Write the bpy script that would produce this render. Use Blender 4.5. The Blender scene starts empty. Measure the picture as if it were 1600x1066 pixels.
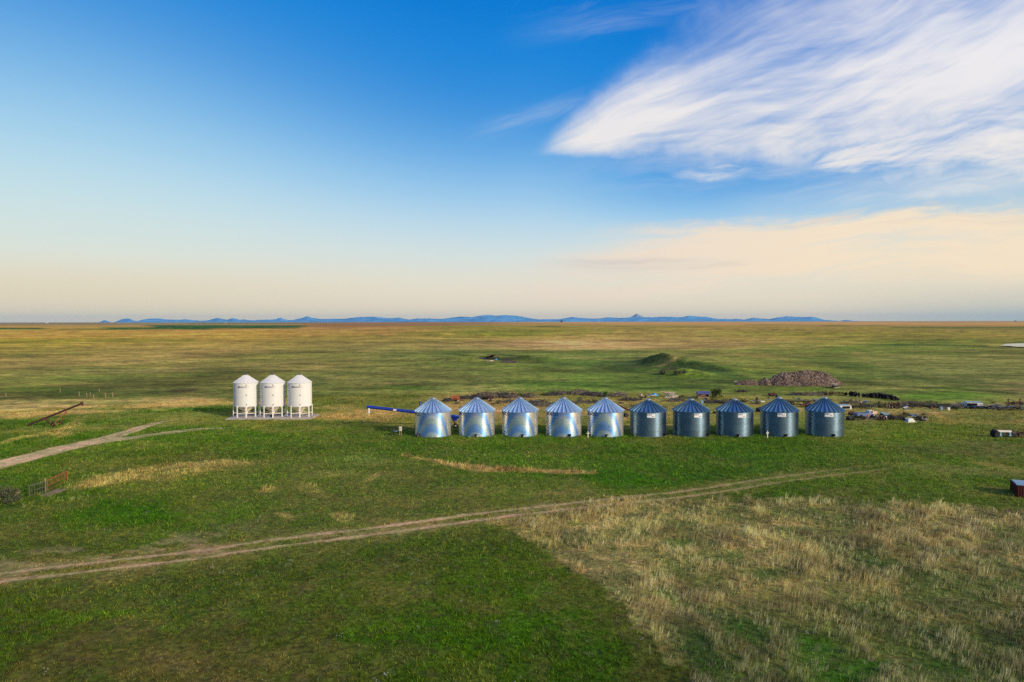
import bpy, math, random
import numpy as np
from mathutils import Vector, Matrix
R = math.radians
rng = np.random.default_rng(7)
random.seed(7)
scene = bpy.context.scene
COL = scene.collection

# ------------------------------------------------------------------ camera numbers
H = 17.2                     # height of the drone above the plain, metres
F = 1071.0                   # focal length in photo pixels (photo 1600 x 1066)
PITCH = math.atan(30.6 / F)  # looking slightly down
ROLL = R(0.09)
cp, sp = math.cos(PITCH), math.sin(PITCH)

def ground_at(px, py, z=0.0):
    """Point of the plain (height z) seen at a photo pixel."""
    py = py + (px - 800) * math.tan(ROLL)
    dx, dy = (px - 800) / F, -(py - 533) / F
    vx, vy, vz = dx, cp + dy * sp, -sp + dy * cp
    t = (z - H) / vz
    return Vector((vx * t, vy * t, z))

def height_at(py, Y):
    """Height of a point at depth Y that shows at photo row py (rough)."""
    return H - (py - 502.4) / F * Y

def to_px(x, y):
    zc = y * cp + H * sp
    yc = y * sp - H * cp
    zc = np.where(zc < 1.0, 1.0, zc)
    U = 800 + F * x / zc
    V = 533 - F * yc / zc
    return U, V - (U - 800) * math.tan(ROLL)

# ------------------------------------------------------------------ noise in numpy
def _hash(ix, iy, seed):
    h = (ix.astype(np.int64) * 374761393 + iy.astype(np.int64) * 668265263 + seed * 1442695041) & 0xffffffff
    h = ((h ^ (h >> 13)) * 1274126177) & 0xffffffff
    h = h ^ (h >> 16)
    return (h & 0xffffff).astype(np.float32) / np.float32(0xffffff)

def vnoise(x, y, seed=0):
    ix, iy = np.floor(x), np.floor(y)
    fx, fy = (x - ix).astype(np.float32), (y - iy).astype(np.float32)
    fx = fx * fx * (3 - 2 * fx); fy = fy * fy * (3 - 2 * fy)
    ix = ix.astype(np.int64); iy = iy.astype(np.int64)
    a, b = _hash(ix, iy, seed), _hash(ix + 1, iy, seed)
    c, d = _hash(ix, iy + 1, seed), _hash(ix + 1, iy + 1, seed)
    return (a + (b - a) * fx) * (1 - fy) + (c + (d - c) * fx) * fy

def fbm(x, y, scale, octaves=4, seed=0, gain=0.5):
    """0..1, mean 0.5; scale = size of the largest lumps in metres."""
    s, amp, tot = 0.0, 1.0, 0.0
    f = 1.0 / scale
    for o in range(octaves):
        s = s + amp * vnoise(x * f + 17.3 * o, y * f - 9.1 * o, seed + o * 13)
        tot += amp; amp *= gain; f *= 2.03
    return s / tot

def sstep(a, b, x):
    t = np.clip((x - a) / (b - a), 0, 1)
    return t * t * (3 - 2 * t)

def lin(c):
    c = np.asarray(c, dtype=np.float64) / 255.0
    return np.where(c <= 0.04045, c / 12.92, ((c + 0.055) / 1.055) ** 2.4)

# ------------------------------------------------------------------ terrain heights
def mound(x, y):
    z = np.zeros_like(x)
    # big grassy bank: a crest line, steep on the left front face, gentle behind
    ax, ay, bx, by = 58.0, 268.0, 80.0, 232.0
    L = math.hypot(bx - ax, by - ay); tx, ty = (bx - ax) / L, (by - ay) / L
    s = (x - ax) * tx + (y - ay) * ty
    dn = (x - ax) * (-ty) + (y - ay) * tx           # + = behind right
    crest = 3.9 * np.exp(-((s - 2) / 9.0) ** 2) + 1.9 * np.exp(-((s - 20) / 14.0) ** 2) + 1.0 * np.exp(-((s + 10) / 12.0) ** 2)
    lump = 0.8 + 0.4 * fbm(x, y, 5.0, 3, 91)
    prof = np.where(dn < 0, np.exp(-(dn / 5.0) ** 2), np.exp(-(dn / 14.0) ** 2))
    z = z + crest * prof * lump
    # small lumpy knoll in front of it
    z = z + 2.0 * np.exp(-(((x - 55) / 7.5) ** 2 + ((y - 218) / 7.0) ** 2)) * (0.5 + fbm(x, y, 2.2, 3, 5))
    # shallow scrape with low banks near the far junk
    d = np.hypot((x + 6) / 22.0, (y - 305) / 14.0)
    z = z + 1.1 * np.exp(-((d - 1.05) / 0.16) ** 2) * (0.5 + fbm(x, y, 6.0, 2, 8)) - 0.5 * np.exp(-(d / 0.7) ** 2)
    # two low grassy humps far out
    for (cx, cy, h, r) in ((-100.0, 950.0, 3.2, 16), (-42.0, 880.0, 3.6, 14)):
        z = z + h * np.exp(-(((x - cx) / r) ** 2 + ((y - cy) / 30.0) ** 2))
    return z

def terrain(x, y):
    d = np.hypot(x, y)
    z = mound(x, y)
    far = sstep(170, 420, d)
    roll_ = (fbm(x, y, 260.0, 3, 31) - 0.5) * 3.0 * (1 - sstep(2500, 7000, d))
    z = z + far * roll_
    near = 1 - sstep(70, 130, d)
    z = z + near * (fbm(x, y, 1.1, 3, 3) - 0.5) * 0.07
    mid = sstep(60, 120, d) * (1 - sstep(300, 600, d))
    z = z + mid * (fbm(x, y, 3.2, 3, 4) - 0.5) * 0.16
    return z

def place(px, py):
    """Ground point at a pixel with the terrain's own height."""
    p = ground_at(px, py)
    for _ in range(4):
        z = float(terrain(np.array([p.x]), np.array([p.y]))[0])
        p = ground_at(px, py, z)
    return p

# ------------------------------------------------------------------ node helpers
class N:
    """Tiny expression wrapper that writes Math nodes."""
    def __init__(s, nt, sock): s.nt, s.k = nt, sock
    def _m(s, op, *a, clamp=False):
        n = s.nt.nodes.new('ShaderNodeMath'); n.operation = op; n.use_clamp = clamp
        for i, v in enumerate((s,) + a):
            if isinstance(v, N): s.nt.links.new(v.k, n.inputs[i])
            else: n.inputs[i].default_value = float(v)
        return N(s.nt, n.outputs[0])
    def __add__(s, o): return s._m('ADD', o)
    __radd__ = __add__
    def __sub__(s, o): return s._m('SUBTRACT', o)
    def __rsub__(s, o): return (s * -1.0) + o
    def __mul__(s, o): return s._m('MULTIPLY', o)
    __rmul__ = __mul__
    def __truediv__(s, o): return s._m('DIVIDE', o)
    def sqrt(s): return s._m('SQRT')
    def pow(s, o): return s._m('POWER', o)
    def max(s, o): return s._m('MAXIMUM', o)
    def min(s, o): return s._m('MINIMUM', o)
    def abs(s): return s._m('ABSOLUTE')
    def sin(s): return s._m('SINE')
    def atan2(s, o): return s._m('ARCTAN2', o)
    def clamp(s): return s._m('ADD', 0.0, clamp=True)
    def step(s, a, b):
        """smoothstep from a to b"""
        n = s.nt.nodes.new('ShaderNodeMapRange'); n.interpolation_type = 'SMOOTHSTEP'
        s.nt.links.new(s.k, n.inputs['Value'])
        if a < b: lo, hi, o0, o1 = a, b, 0, 1
        else: lo, hi, o0, o1 = b, a, 1, 0
        n.inputs['From Min'].default_value = lo; n.inputs['From Max'].default_value = hi
        n.inputs['To Min'].default_value = o0; n.inputs['To Max'].default_value = o1
        return N(s.nt, n.outputs['Result'])

def xyz(nt, x, y, z=0.0):
    n = nt.nodes.new('ShaderNodeCombineXYZ')
    for i, v in enumerate((x, y, z)):
        if isinstance(v, N): nt.links.new(v.k, n.inputs[i])
        else: n.inputs[i].default_value = float(v)
    return n.outputs[0]

def noise(nt, vec, scale=1.0, detail=4.0, rough=0.5, dist=0.0, lac=2.0, dim='3D'):
    n = nt.nodes.new('ShaderNodeTexNoise'); n.noise_dimensions = dim
    if vec is not None: nt.links.new(vec, n.inputs['Vector'])
    n.inputs['Scale'].default_value = scale; n.inputs['Detail'].default_value = detail
    n.inputs['Roughness'].default_value = rough; n.inputs['Distortion'].default_value = dist
    n.inputs['Lacunarity'].default_value = lac
    return N(nt, n.outputs['Fac'])

def ramp(nt, fac, stops, interp='LINEAR'):
    n = nt.nodes.new('ShaderNodeValToRGB'); n.color_ramp.interpolation = interp
    e = n.color_ramp.elements
    while len(e) < len(stops): e.new(0.5)
    for i, (p, c) in enumerate(stops):
        e[i].position = p
    for i, (p, c) in enumerate(stops):
        c = tuple(c); e[i].color = c if len(c) == 4 else c + (1.0,)
    nt.links.new(fac.k, n.inputs[0])
    return n.outputs[0]

def mix(nt, fac, a, b, mode='MIX'):
    n = nt.nodes.new('ShaderNodeMix'); n.data_type = 'RGBA'; n.blend_type = mode; n.clamp_factor = True
    if isinstance(fac, N): nt.links.new(fac.k, n.inputs[0])
    else: n.inputs[0].default_value = float(fac)
    for i, v in ((6, a), (7, b)):
        if isinstance(v, (tuple, list)): n.inputs[i].default_value = tuple(v) + ((1.0,) if len(v) == 3 else ())
        else: nt.links.new(v, n.inputs[i])
    return n.outputs[2]

def new_mat(name):
    m = bpy.data.materials.new(name); m.use_nodes = True
    b = m.node_tree.nodes['Principled BSDF']
    return m, m.node_tree, b

def simple_mat(name, rgb, rough=0.6, metal=0.0, var=0.18, scale=3.0, dirt=None, dirt_amt=0.35, spec=None):
    """Procedural paint / metal / wood: a base colour with noise wear and optional dirt blotches."""
    m, nt, b = new_mat(name)
    c = tuple(float(v) for v in lin(rgb))
    tc = nt.nodes.new('ShaderNodeTexCoord')
    n1 = noise(nt, tc.outputs['Object'], scale, 5, 0.6)
    dark = tuple(v * (1 - var) for v in c); lite = tuple(min(1, v * (1 + var)) for v in c)
    col = ramp(nt, n1, [(0.3, dark), (0.7, lite)])
    if dirt is not None:
        n2 = noise(nt, tc.outputs['Object'], scale * 0.7, 6, 0.7, 0.4)
        col = mix(nt, n2.step(0.5, 0.72) * dirt_amt, col, tuple(float(v) for v in lin(dirt)))
    nt.links.new(col, b.inputs['Base Color'])
    rr = n1 * 0.2 + (rough - 0.1)
    nt.links.new(rr.k, b.inputs['Roughness'])
    b.inputs['Metallic'].default_value = metal
    if spec is not None: b.inputs['Specular IOR Level'].default_value = spec
    return m

# ------------------------------------------------------------------ mesh helpers
class MB:
    def __init__(s): s.v, s.f, s.m, s.sm = [], [], [], []
    def add(s, verts, faces, mi=0, smooth=False):
        o = len(s.v); s.v.extend([tuple(p) for p in verts])
        for f in faces:
            s.f.append(tuple(o + i for i in f)); s.m.append(mi); s.sm.append(smooth)
    def box(s, c, size, rz=0.0, mi=0, rot=None, taper=1.0):
        hx, hy, hz = size[0] / 2, size[1] / 2, size[2] / 2
        M = rot if rot is not None else Matrix.Rotation(rz, 3, 'Z')
        vs = []
        for dz in (-1, 1):
            k = taper if dz > 0 else 1.0
            for dx, dy in ((-1, -1), (1, -1), (1, 1), (-1, 1)):
                vs.append(Vector(c) + M @ Vector((dx * hx * k, dy * hy * k, dz * hz)))
        s.add(vs, [(3, 2, 1, 0), (4, 5, 6, 7), (0, 1, 5, 4), (1, 2, 6, 5), (2, 3, 7, 6), (3, 0, 4, 7)], mi)
    def tube(s, p0, p1, r0, r1=None, n=10, mi=0, caps=True):
        r1 = r0 if r1 is None else r1
        p0, p1 = Vector(p0), Vector(p1); d = (p1 - p0).normalized()
        u = d.orthogonal().normalized(); w = d.cross(u)
        vs = []
        for p, r in ((p0, r0), (p1, r1)):
            for i in range(n):
                a = 2 * math.pi * i / n
                vs.append(p + u * (r * math.cos(a)) + w * (r * math.sin(a)))
        s.add(vs, [(i, (i + 1) % n, n + (i + 1) % n, n + i) for i in range(n)], mi, True)
        if caps:
            s.add(vs[:n], [tuple(range(n - 1, -1, -1))], mi); s.add(vs[n:], [tuple(range(n))], mi)
    def beam(s, p0, p1, w, h=None, mi=0):
        h = w if h is None else h
        p0, p1 = Vector(p0), Vector(p1); d = (p1 - p0); L = d.length; d.normalize()
        up = Vector((0, 0, 1)) if abs(d.z) < 0.95 else Vector((0, 1, 0))
        x = d.cross(up).normalized(); z = x.cross(d)
        M = Matrix((x, d, z)).transposed()
        s.box((p0 + p1) / 2, (w, L, h), rot=M, mi=mi)
    def lathe(s, prof, n=48, mi=0, smooth=True, c=(0, 0, 0), close=False):
        vs = []
        for (r, z) in prof:
            for i in range(n):
                a = 2 * math.pi * i / n
                vs.append((c[0] + r * math.cos(a), c[1] + r * math.sin(a), c[2] + z))
        fs = []
        for j in range(len(prof) - 1):
            for i in range(n):
                k = (i + 1) % n
                fs.append((j * n + i, j * n + k, (j + 1) * n + k, (j + 1) * n + i))
        s.add(vs, fs, mi, smooth)
    def torus(s, c, Rr, r, axis='x', n=18, k=8, mi=0, tilt=0.0):
        vs = []
        for i in range(n):
            a = 2 * math.pi * i / n
            for j in range(k):
                b = 2 * math.pi * j / k
                p = Vector(((Rr + r * math.cos(b)) * math.cos(a), (Rr + r * math.cos(b)) * math.sin(a), r * 1.3 * math.sin(b)))
                if axis == 'x': p = Vector((p.z, p.x, p.y))
                elif axis == 'y': p = Vector((p.x, p.z, p.y))
                p = Matrix.Rotation(tilt, 3, 'Z') @ p
                vs.append(Vector(c) + p)
        s.add(vs, [(i * k + j, ((i + 1) % n) * k + j, ((i + 1) % n) * k + (j + 1) % k, i * k + (j + 1) % k) for i in range(n) for j in range(k)], mi, True)
    def build(s, name, mats, parent=None, loc=None, rz=0.0):
        me = bpy.data.meshes.new(name)
        me.from_pydata(s.v, [], s.f)
        mats = mats if isinstance(mats, (list, tuple)) else [mats]
        for m in mats: me.materials.append(m)
        me.polygons.foreach_set('material_index', s.m)
        me.polygons.foreach_set('use_smooth', s.sm)
        me.update()
        o = bpy.data.objects.new(name, me); COL.objects.link(o)
        if parent is not None: o.parent = parent
        if loc is not None: o.location = loc
        if rz: o.rotation_euler.z = rz
        return o

def tag(o, label=None, cat=None, group=None, kind=None):
    if label: o['label'] = label
    if cat: o['category'] = cat
    if group: o['group'] = group
    if kind: o['kind'] = kind
    return o

def empty(name, loc=(0, 0, 0), rz=0.0):
    o = bpy.data.objects.new(name, None); COL.objects.link(o)
    o.location = loc; o.rotation_euler.z = rz; o.empty_display_size = 0.5
    return o

def copy_tree(o, parent=None):
    c = o.copy(); COL.objects.link(c)
    c.parent = parent
    for ch in list(o.children): copy_tree(ch, c)
    return c

def mesh_np(name, verts, faces_flat, nper, mat, col=None, parent=None, smooth=False):
    """Fast mesh from numpy arrays; faces all with nper corners."""
    me = bpy.data.meshes.new(name)
    nf = len(faces_flat) // nper
    me.vertices.add(len(verts)); me.vertices.foreach_set('co', np.ascontiguousarray(verts, dtype=np.float32).ravel())
    me.loops.add(len(faces_flat)); me.loops.foreach_set('vertex_index', np.ascontiguousarray(faces_flat, dtype=np.int32))
    me.polygons.add(nf); me.polygons.foreach_set('loop_start', np.arange(0, nf * nper, nper, dtype=np.int32))
    me.update(calc_edges=True)
    me.polygons.foreach_set('use_smooth', np.full(nf, smooth, dtype=bool))
    if col is not None:
        a = me.attributes.new('col', 'FLOAT_COLOR', 'POINT')
        c4 = np.ones((len(verts), 4), dtype=np.float32); c4[:, :3] = col
        a.data.foreach_set('color', c4.ravel())
    if mat: me.materials.append(mat)
    o = bpy.data.objects.new(name, me); COL.objects.link(o)
    if parent is not None: o.parent = parent
    return o
# ------------------------------------------------------------------ camera, render, sun
cam_d = bpy.data.cameras.new('camera'); cam = bpy.data.objects.new('camera', cam_d); COL.objects.link(cam)
cam_d.sensor_fit = 'HORIZONTAL'; cam_d.sensor_width = 36.0; cam_d.lens = 36.0 * F / 1600.0
cam_d.clip_start = 0.5; cam_d.clip_end = 300000.0
cam.matrix_world = (Matrix.Translation((0, 0, H)) @ Matrix.Rotation(R(90) - PITCH, 4, 'X') @ Matrix.Rotation(-ROLL, 4, 'Z'))
scene.camera = cam
scene.view_settings.view_transform = 'Standard'; scene.view_settings.look = 'None'
scene.view_settings.exposure = 0.0; scene.view_settings.gamma = 1.0
scene.cycles.use_denoising = False
scene.cycles.max_bounces = 5; scene.cycles.diffuse_bounces = 2; scene.cycles.glossy_bounces = 3
scene.cycles.volume_bounces = 0; scene.cycles.transparent_max_bounces = 6
scene.cycles.sample_clamp_indirect = 4.0

SUN_EL, SUN_S = R(22.0), R(51.0)       # elevation; angle right of straight behind the camera
sun_dir = Vector((math.sin(SUN_S) * math.cos(SUN_EL), -math.cos(SUN_S) * math.cos(SUN_EL), math.sin(SUN_EL)))
sd = bpy.data.lights.new('sun', 'SUN'); sd.energy = 3.3; sd.angle = R(0.6); sd.color = (1.0, 0.86, 0.68)
so = bpy.data.objects.new('sun', sd); COL.objects.link(so)
so.rotation_euler = (-sun_dir).to_track_quat('-Z', 'Y').to_euler(); so.location = (60, -60, 60)

# ------------------------------------------------------------------ sky with cirrus, laid out by compass direction
def build_world():
    w = bpy.data.worlds.new('World'); scene.world = w; w.use_nodes = True
    nt = w.node_tree; nt.nodes.clear()
    out = nt.nodes.new('ShaderNodeOutputWorld'); bg = nt.nodes.new('ShaderNodeBackground')
    nt.links.new(bg.outputs[0], out.inputs[0])
    tc = nt.nodes.new('ShaderNodeTexCoord'); sep = nt.nodes.new('ShaderNodeSeparateXYZ')
    nt.links.new(tc.outputs['Generated'], sep.inputs[0])
    x, y, z = (N(nt, sep.outputs[i]) for i in range(3))
    h = (x * x + y * y).sqrt().max(0.001)
    e = z / h                                # tangent of the elevation
    sa = x / h                               # sine of the bearing, + = right
    left = (sa * -1.0).step(0.0, 0.62)
    e2 = e * (1.0 - left * 0.24) + (sa.step(0.0, 0.3) * e.step(0.09, 0.2) * 0.065)
    S = lambda c: tuple(float(v) for v in lin(c))
    stops = [(0.0, (228, 212, 186)), (0.02, (238, 224, 196)), (0.055, (234, 228, 208)), (0.085, (222, 228, 220)),
             (0.125, (200, 224, 234)), (0.175, (160, 206, 238)), (0.235, (108, 176, 232)), (0.30, (62, 148, 222)),
             (0.37, (28, 136, 219)), (0.46, (0, 124, 213)), (0.7, (0, 98, 196)), (1.0, (6, 84, 172))]
    base = ramp(nt, e2.max(0.0) / 1.2, [(p / 1.2, S(c)) for p, c in stops], 'B_SPLINE')
    base = mix(nt, left * e.step(0.02, 0.12) * e.step(0.50, 0.08) * 0.26, base, S((196, 236, 236)))
    base = mix(nt, left * e.step(0.09, 0.04) * 0.45, base, S((226, 212, 176)))
    base = mix(nt, sa.step(0.2, 0.7) * e.step(0.3, 0.03) * 0.5, base, S((228, 218, 194)))
    base = mix(nt, sa.step(0.35, 0.65) * e.step(0.05, 0.0) * 0.75, base, S((178, 190, 184)))
    # physical sky mixed in
    sky = nt.nodes.new('ShaderNodeTexSky'); sky.sky_type = 'NISHITA'; sky.sun_disc = False
    sky.sun_elevation = SUN_EL; sky.sun_rotation = math.pi - SUN_S
    sk = mix(nt, 1.0, sky.outputs[0], (0.05, 0.05, 0.05), 'MULTIPLY')
    base = mix(nt, 0.02, base, sk)
    # warm glow round the sun, behind right; strengthened as unseen fill light
    vd = nt.nodes.new('ShaderNodeVectorMath'); vd.operation = 'DOT_PRODUCT'
    nt.links.new(tc.outputs['Generated'], vd.inputs[0]); vd.inputs[1].default_value = tuple(sun_dir)
    cs = N(nt, vd.outputs['Value']).max(0.0)
    glow = cs.pow(5.0)
    base = mix(nt, glow * 0.92, base, (2.3, 1.85, 1.3))

    # the sky away from the sun, behind the viewer to the left, is a deeper blue
    anti = y.step(0.1, -0.25) * sa.step(0.15, -0.45)
    base = mix(nt, anti * 0.88, base, ramp(nt, e.max(0.0), [(0.0, S((74, 106, 140))), (0.25, S((40, 98, 168))), (1.0, S((8, 78, 165)))]))
    # ---- cirrus. P, Q: hundreds of units right of north and above the horizon (tangent plane to the north)
    yy = y.abs().max(0.02)
    P = x / yy * 10.71; Q = z / yy * 10.71
    front = y.step(0.02, 0.12)
    PQ = xyz(nt, P, Q)
    wx = noise(nt, PQ, 0.35, 3, 0.5) - 0.5
    wy = noise(nt, xyz(nt, P + 31.0, Q), 0.35, 3, 0.5) - 0.5
    def fan(tx, ty, a0, a1, soft, kr, kt, seed, bend=0.0):
        """streaks fanning out of a tip: angle envelope times radial fibres"""
        dx = P - tx + wx * 0.5; dy = Q - ty + wy * 0.4
        r = (dx * dx + dy * dy).sqrt()
        th = dy.atan2(dx) * 57.3 + r * bend
        env = th.step(a0 - soft, a0 + soft * 0.6) * th.step(a1 + soft, a1 - soft)
        f1 = noise(nt, xyz(nt, r * kr + seed, th * kt + wx * 2.0, seed), 1.0, 6, 0.62, 0.25)
        return r, th, env, f1
    def streak(ang, ks, kc, seed, det=7, rough=0.62, dist=0.3):
        c, s_ = math.cos(R(ang)), math.sin(R(ang))
        a = P * c + Q * s_; b = Q * c - P * s_
        return noise(nt, xyz(nt, a * ks + seed, (b + wy * 0.8) * kc, seed * 1.7), 1.0, det, rough, dist)
    # A: the big plume
    w2 = noise(nt, PQ, 1.1, 4, 0.6) - 0.5
    r, th, env, f1 = fan(0.10, 2.55, 4.0, 30.0, 9.0, 0.13, 0.17, 3.0, 0.2)
    th2 = th + w2 * 16.0
    env = th2.step(-6.0, 9.0) * th2.step(50.0, 12.0)
    fA = streak(20, 0.24, 1.7, 5.0, 6, 0.55); fA2 = streak(28, 0.36, 6.0, 9.0, 5, 0.55); fA3 = streak(14, 0.16, 0.9, 2.0, 4)
    fib = streak(27, 0.5, 16.0, 19.0, 5, 0.7)
    gaps = streak(9, 0.22, 1.5, 27.0, 4)
    nA = (f1 - 0.5) * 1.0 + (fA - 0.5) * 0.95 + (fA2 - 0.5) * 0.42 + (fib - 0.5) * 0.28 + (fA3 - 0.5) * 1.6
    head = r.step(3.6, 0.8) * th2.step(34.0, 20.0)
    dA = env * (0.58 + nA * 1.1 + head * 0.20 + P.step(3.5, 7.5) * 0.12) * r.step(0.0, 1.5)
    dA = dA - gaps.step(0.46, 0.66) * P.step(3.5, 5.5) * Q.step(4.3, 3.1) * 0.45
    densA = dA.step(-0.22, 1.08) * 0.93 * (env * r.step(0.0, 1.5)).step(0.0, 0.35)
    # faint wisps above and left of the head
    wisp = Q - P * 0.16
    densV = (wisp.step(4.10, 4.30) * wisp.step(4.75, 4.35)) * P.step(-0.4, 1.6) * P.step(5.0, 2.5) * (streak(9, 0.5, 5.0, 66.0) - 0.36) * 0.9
    wz = Q - P * 0.30
    densV = densV * 0.5
    densV = densV.max(0.6 * (wz.step(2.85, 3.05) * wz.step(3.35, 3.1)) * P.step(-0.9, 0.2) * P.step(2.0, 0.6) * (streak(17, 0.6, 6.0, 69.0) - 0.34) * 0.9)
    # B: second, lower fan and small wisps
    r2, t2, envB, f2 = fan(4.05, 2.34, 3.0, 20.0, 6.0, 0.25, 0.16, 11.0, 1.0)
    t3 = t2 + w2 * 14.0
    envB = t3.step(-3.0, 6.0) * t3.step(26.0, 12.0)
    dB = envB * r2.step(0.0, 1.2) * (0.62 + (f2 - 0.5) * 1.8 + (streak(13, 0.5, 3.4, 6.0) - 0.5) * 1.8 + (fib - 0.5) * 0.5)
    densB = dB.step(-0.05, 1.0) * 0.85 * envB.step(0.0, 0.3) * r2.step(0.0, 0.8)
    lane = Q + P * -0.045 + w2 * 0.25
    densS = (lane.step(2.36, 2.55) * lane.step(2.85, 2.60)) * P.step(2.6, 4.4) * (0.5 + (streak(5, 0.4, 4.0, 21.0) - 0.5) * 3.0)
    densS = densS.step(0.1, 0.9) * 0.75
    w1x = (P - 3.15) * 1.7; w1y = (Q - 2.24 - P * 0.02 + w2 * 0.25) * 8.0
    densW = (w1x * w1x + w1y * w1y).step(1.8, 0.0) * (streak(8, 1.2, 6.0, 13.0) - 0.28) * 1.9
    q4 = Q - P * 0.10
    q5 = Q - P * 0.07 + w2 * 0.3
    densG = q5.step(1.35, 1.6) * q5.step(2.35, 1.9) * P.step(3.0, 6.5) * (streak(7, 0.3, 3.2, 57.0) - 0.42) * 2.0
    densE = q4.step(1.15, 1.4) * q4.step(1.85, 1.50) * P.step(5.2, 7.3) * (streak(10, 0.4, 2.6, 17.0) - 0.36) * 2.2
    # veil under the plume
    veil = Q.step(1.8, 2.3) * Q.step(3.3, 2.5) * P.step(0.2, 3.6) * (streak(9, 0.35, 2.6, 44.0) - 0.42) * 1.5
    # C: long band above the horizon, tapering to the left
    qc = Q - P * 0.055
    topC = qc + (streak(7, 0.5, 2.2, 30.0, 7, 0.66) - 0.5) * 1.3
    sC = streak(4, 0.14, 1.7, 33.0); sC2 = streak(5, 0.4, 6.0, 34.0, 6, 0.66)
    nC = (sC - 0.5) * 3.6 + (sC2 - 0.5) * 1.7
    envC = topC.step(1.62, 1.10) * Q.step(0.35, 0.95) * (P - Q * 1.2).step(-1.8, 1.6)
    densC = (envC * (0.56 + nC * 0.9 + P.step(1.5, 6.5) * 0.26)).step(-0.05, 0.95) * 0.90 * envC.step(0.0, 0.3)
    sD = streak(2.5, 0.14, 2.6, 50.0); 
    densD = (Q.step(1.10, 0.75) * Q.step(0.10, 0.42) * P.step(-2.6, 1.2) * (0.40 + (sD - 0.5) * 4.2 + (sC2 - 0.5) * 1.4)).step(0.05, 1.0) * 0.7
    thin = streak(16, 0.25, 1.3, 61.0)
    densT = (thin - 0.56) * 2.0 * Q.step(3.4, 3.9) * P.step(-0.5, 2.5) * 0.6
    hi = ((densA.max(0.0) + densT.max(0.0)).max(densV).min(0.93)).max(densB.min(0.85)).max(densS.min(0.7)).max(densW.min(0.7)).max(densE.min(0.6)).max(densG.min(0.45)).max(veil.min(0.45))
    hi = hi * front
    lo = densC.max(densD).max(0.0).min(0.92) * front
    # behind the viewer: unseen bright cirrus, added for reflections and to lift the ambient light
    back = streak(18, 0.12, 0.5, 70.0, 5)
    bk = ((back - 0.5) * 1.6 + 0.55) * y.step(0.05, -0.35) * e.step(0.03, 0.25) * e.step(1.5, 0.55) * sa.step(-0.55, 0.25)
    hiC = mix(nt, Q.step(2.0, 4.5), S((248, 240, 230)), S((245, 241, 240)))
    hiC = mix(nt, streak(14, 0.2, 0.8, 90.0, 4).step(0.4, 0.75) * 0.30, hiC, S((216, 222, 236)))
    loC = mix(nt, P.step(-1.0, 6.0), S((238, 220, 205)), S((252, 230, 198)))
    loC = mix(nt, streak(3, 0.14, 1.7, 95.0, 6).step(0.46, 0.66) * 0.8, loC, S((206, 196, 190)))
    c = mix(nt, hi.max(0.0), base, hiC)
    c = mix(nt, lo, c, loC)
    c = mix(nt, bk.max(0.0).min(0.8), c, (1.15, 1.02, 0.86))
    # below the horizon: the colour of the plain
    c = mix(nt, z.step(0.0, -0.02), c, S((95, 95, 60)))
    nt.links.new(c, bg.inputs[0]); bg.inputs[1].default_value = 1.0
    w.cycles.sampling_method = "MANUAL"; w.cycles.sample_map_resolution = 512
build_world()
# ------------------------------------------------------------------ colour of the plain, as a function of the place
KA = np.array([0.56, 0.66, 0.74])      # how bright the low sun and sky make an upward-facing surface
ANCH = [
 (0,503,132,116,86),(300,504,126,116,86),(640,504,128,100,74),(900,503,168,138,98),(1300,503,168,138,100),(1600,503,160,130,95),
 (0,521,168,138,88),(300,520,166,136,86),(560,518,150,125,82),(800,518,122,120,66),(1000,524,150,132,90),(1300,520,124,114,70),(1600,518,130,118,76),
 (0,540,146,130,74),(300,540,154,133,82),(600,534,132,120,74),(900,538,168,143,102),(1130,536,150,132,88),(1250,545,115,115,62),(1450,545,92,104,52),(1600,555,102,108,58),
 (0,562,142,127,74),(200,560,148,131,76),(450,560,120,118,60),(700,562,98,108,52),(900,562,86,102,46),(1250,568,100,112,50),(1500,568,106,112,60),
 (0,590,118,116,56),(150,590,106,108,50),(300,590,98,100,44),(600,588,106,108,54),(850,588,100,110,50),(1050,597,88,104,42),(1400,595,96,108,52),(1600,600,102,106,58),
 (0,608,100,104,44),(300,612,104,102,52),(600,614,100,108,48),(900,608,90,108,42),(1200,612,104,112,52),(1500,622,76,108,30),
 (620,650,96,108,44),(760,634,136,128,78),(1000,632,132,128,74),(1250,637,124,125,68),(1450,640,128,124,74),(1600,645,104,110,56),
 (430,640,84,108,38),(100,652,74,106,34),(300,652,78,110,34),
 (0,690,66,96,24),(200,660,70,104,28),(400,685,62,98,24),(600,690,62,92,28),(900,692,58,92,24),(1200,692,62,94,28),(1450,680,80,104,32),(1600,700,82,98,46),
 (0,745,66,92,26),(250,740,96,104,44),(450,730,80,96,40),(600,755,88,98,48),(800,715,66,98,28),(1000,745,56,98,18),(1200,712,60,92,30),(1450,742,80,100,40),(1600,745,74,92,36),
 (0,830,70,86,34),(200,795,62,92,22),(400,805,78,92,42),(600,790,84,94,48),(900,765,88,102,48),(1100,785,82,94,46),(1400,762,68,90,34),
 (0,960,62,76,22),(200,900,80,90,40),(400,905,68,84,30),(600,880,66,84,28),(800,880,66,88,24),(1000,950,58,80,22),
 (100,1010,64,72,28),(300,1010,72,76,34),(500,1000,68,78,30),(700,1000,54,82,12),(900,1000,48,76,12),(1050,1050,46,62,18),(1500,850,80,88,44),(1500,1000,70,82,36),(1250,1040,60,80,24),(1250,850,76,86,42),
]
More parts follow.
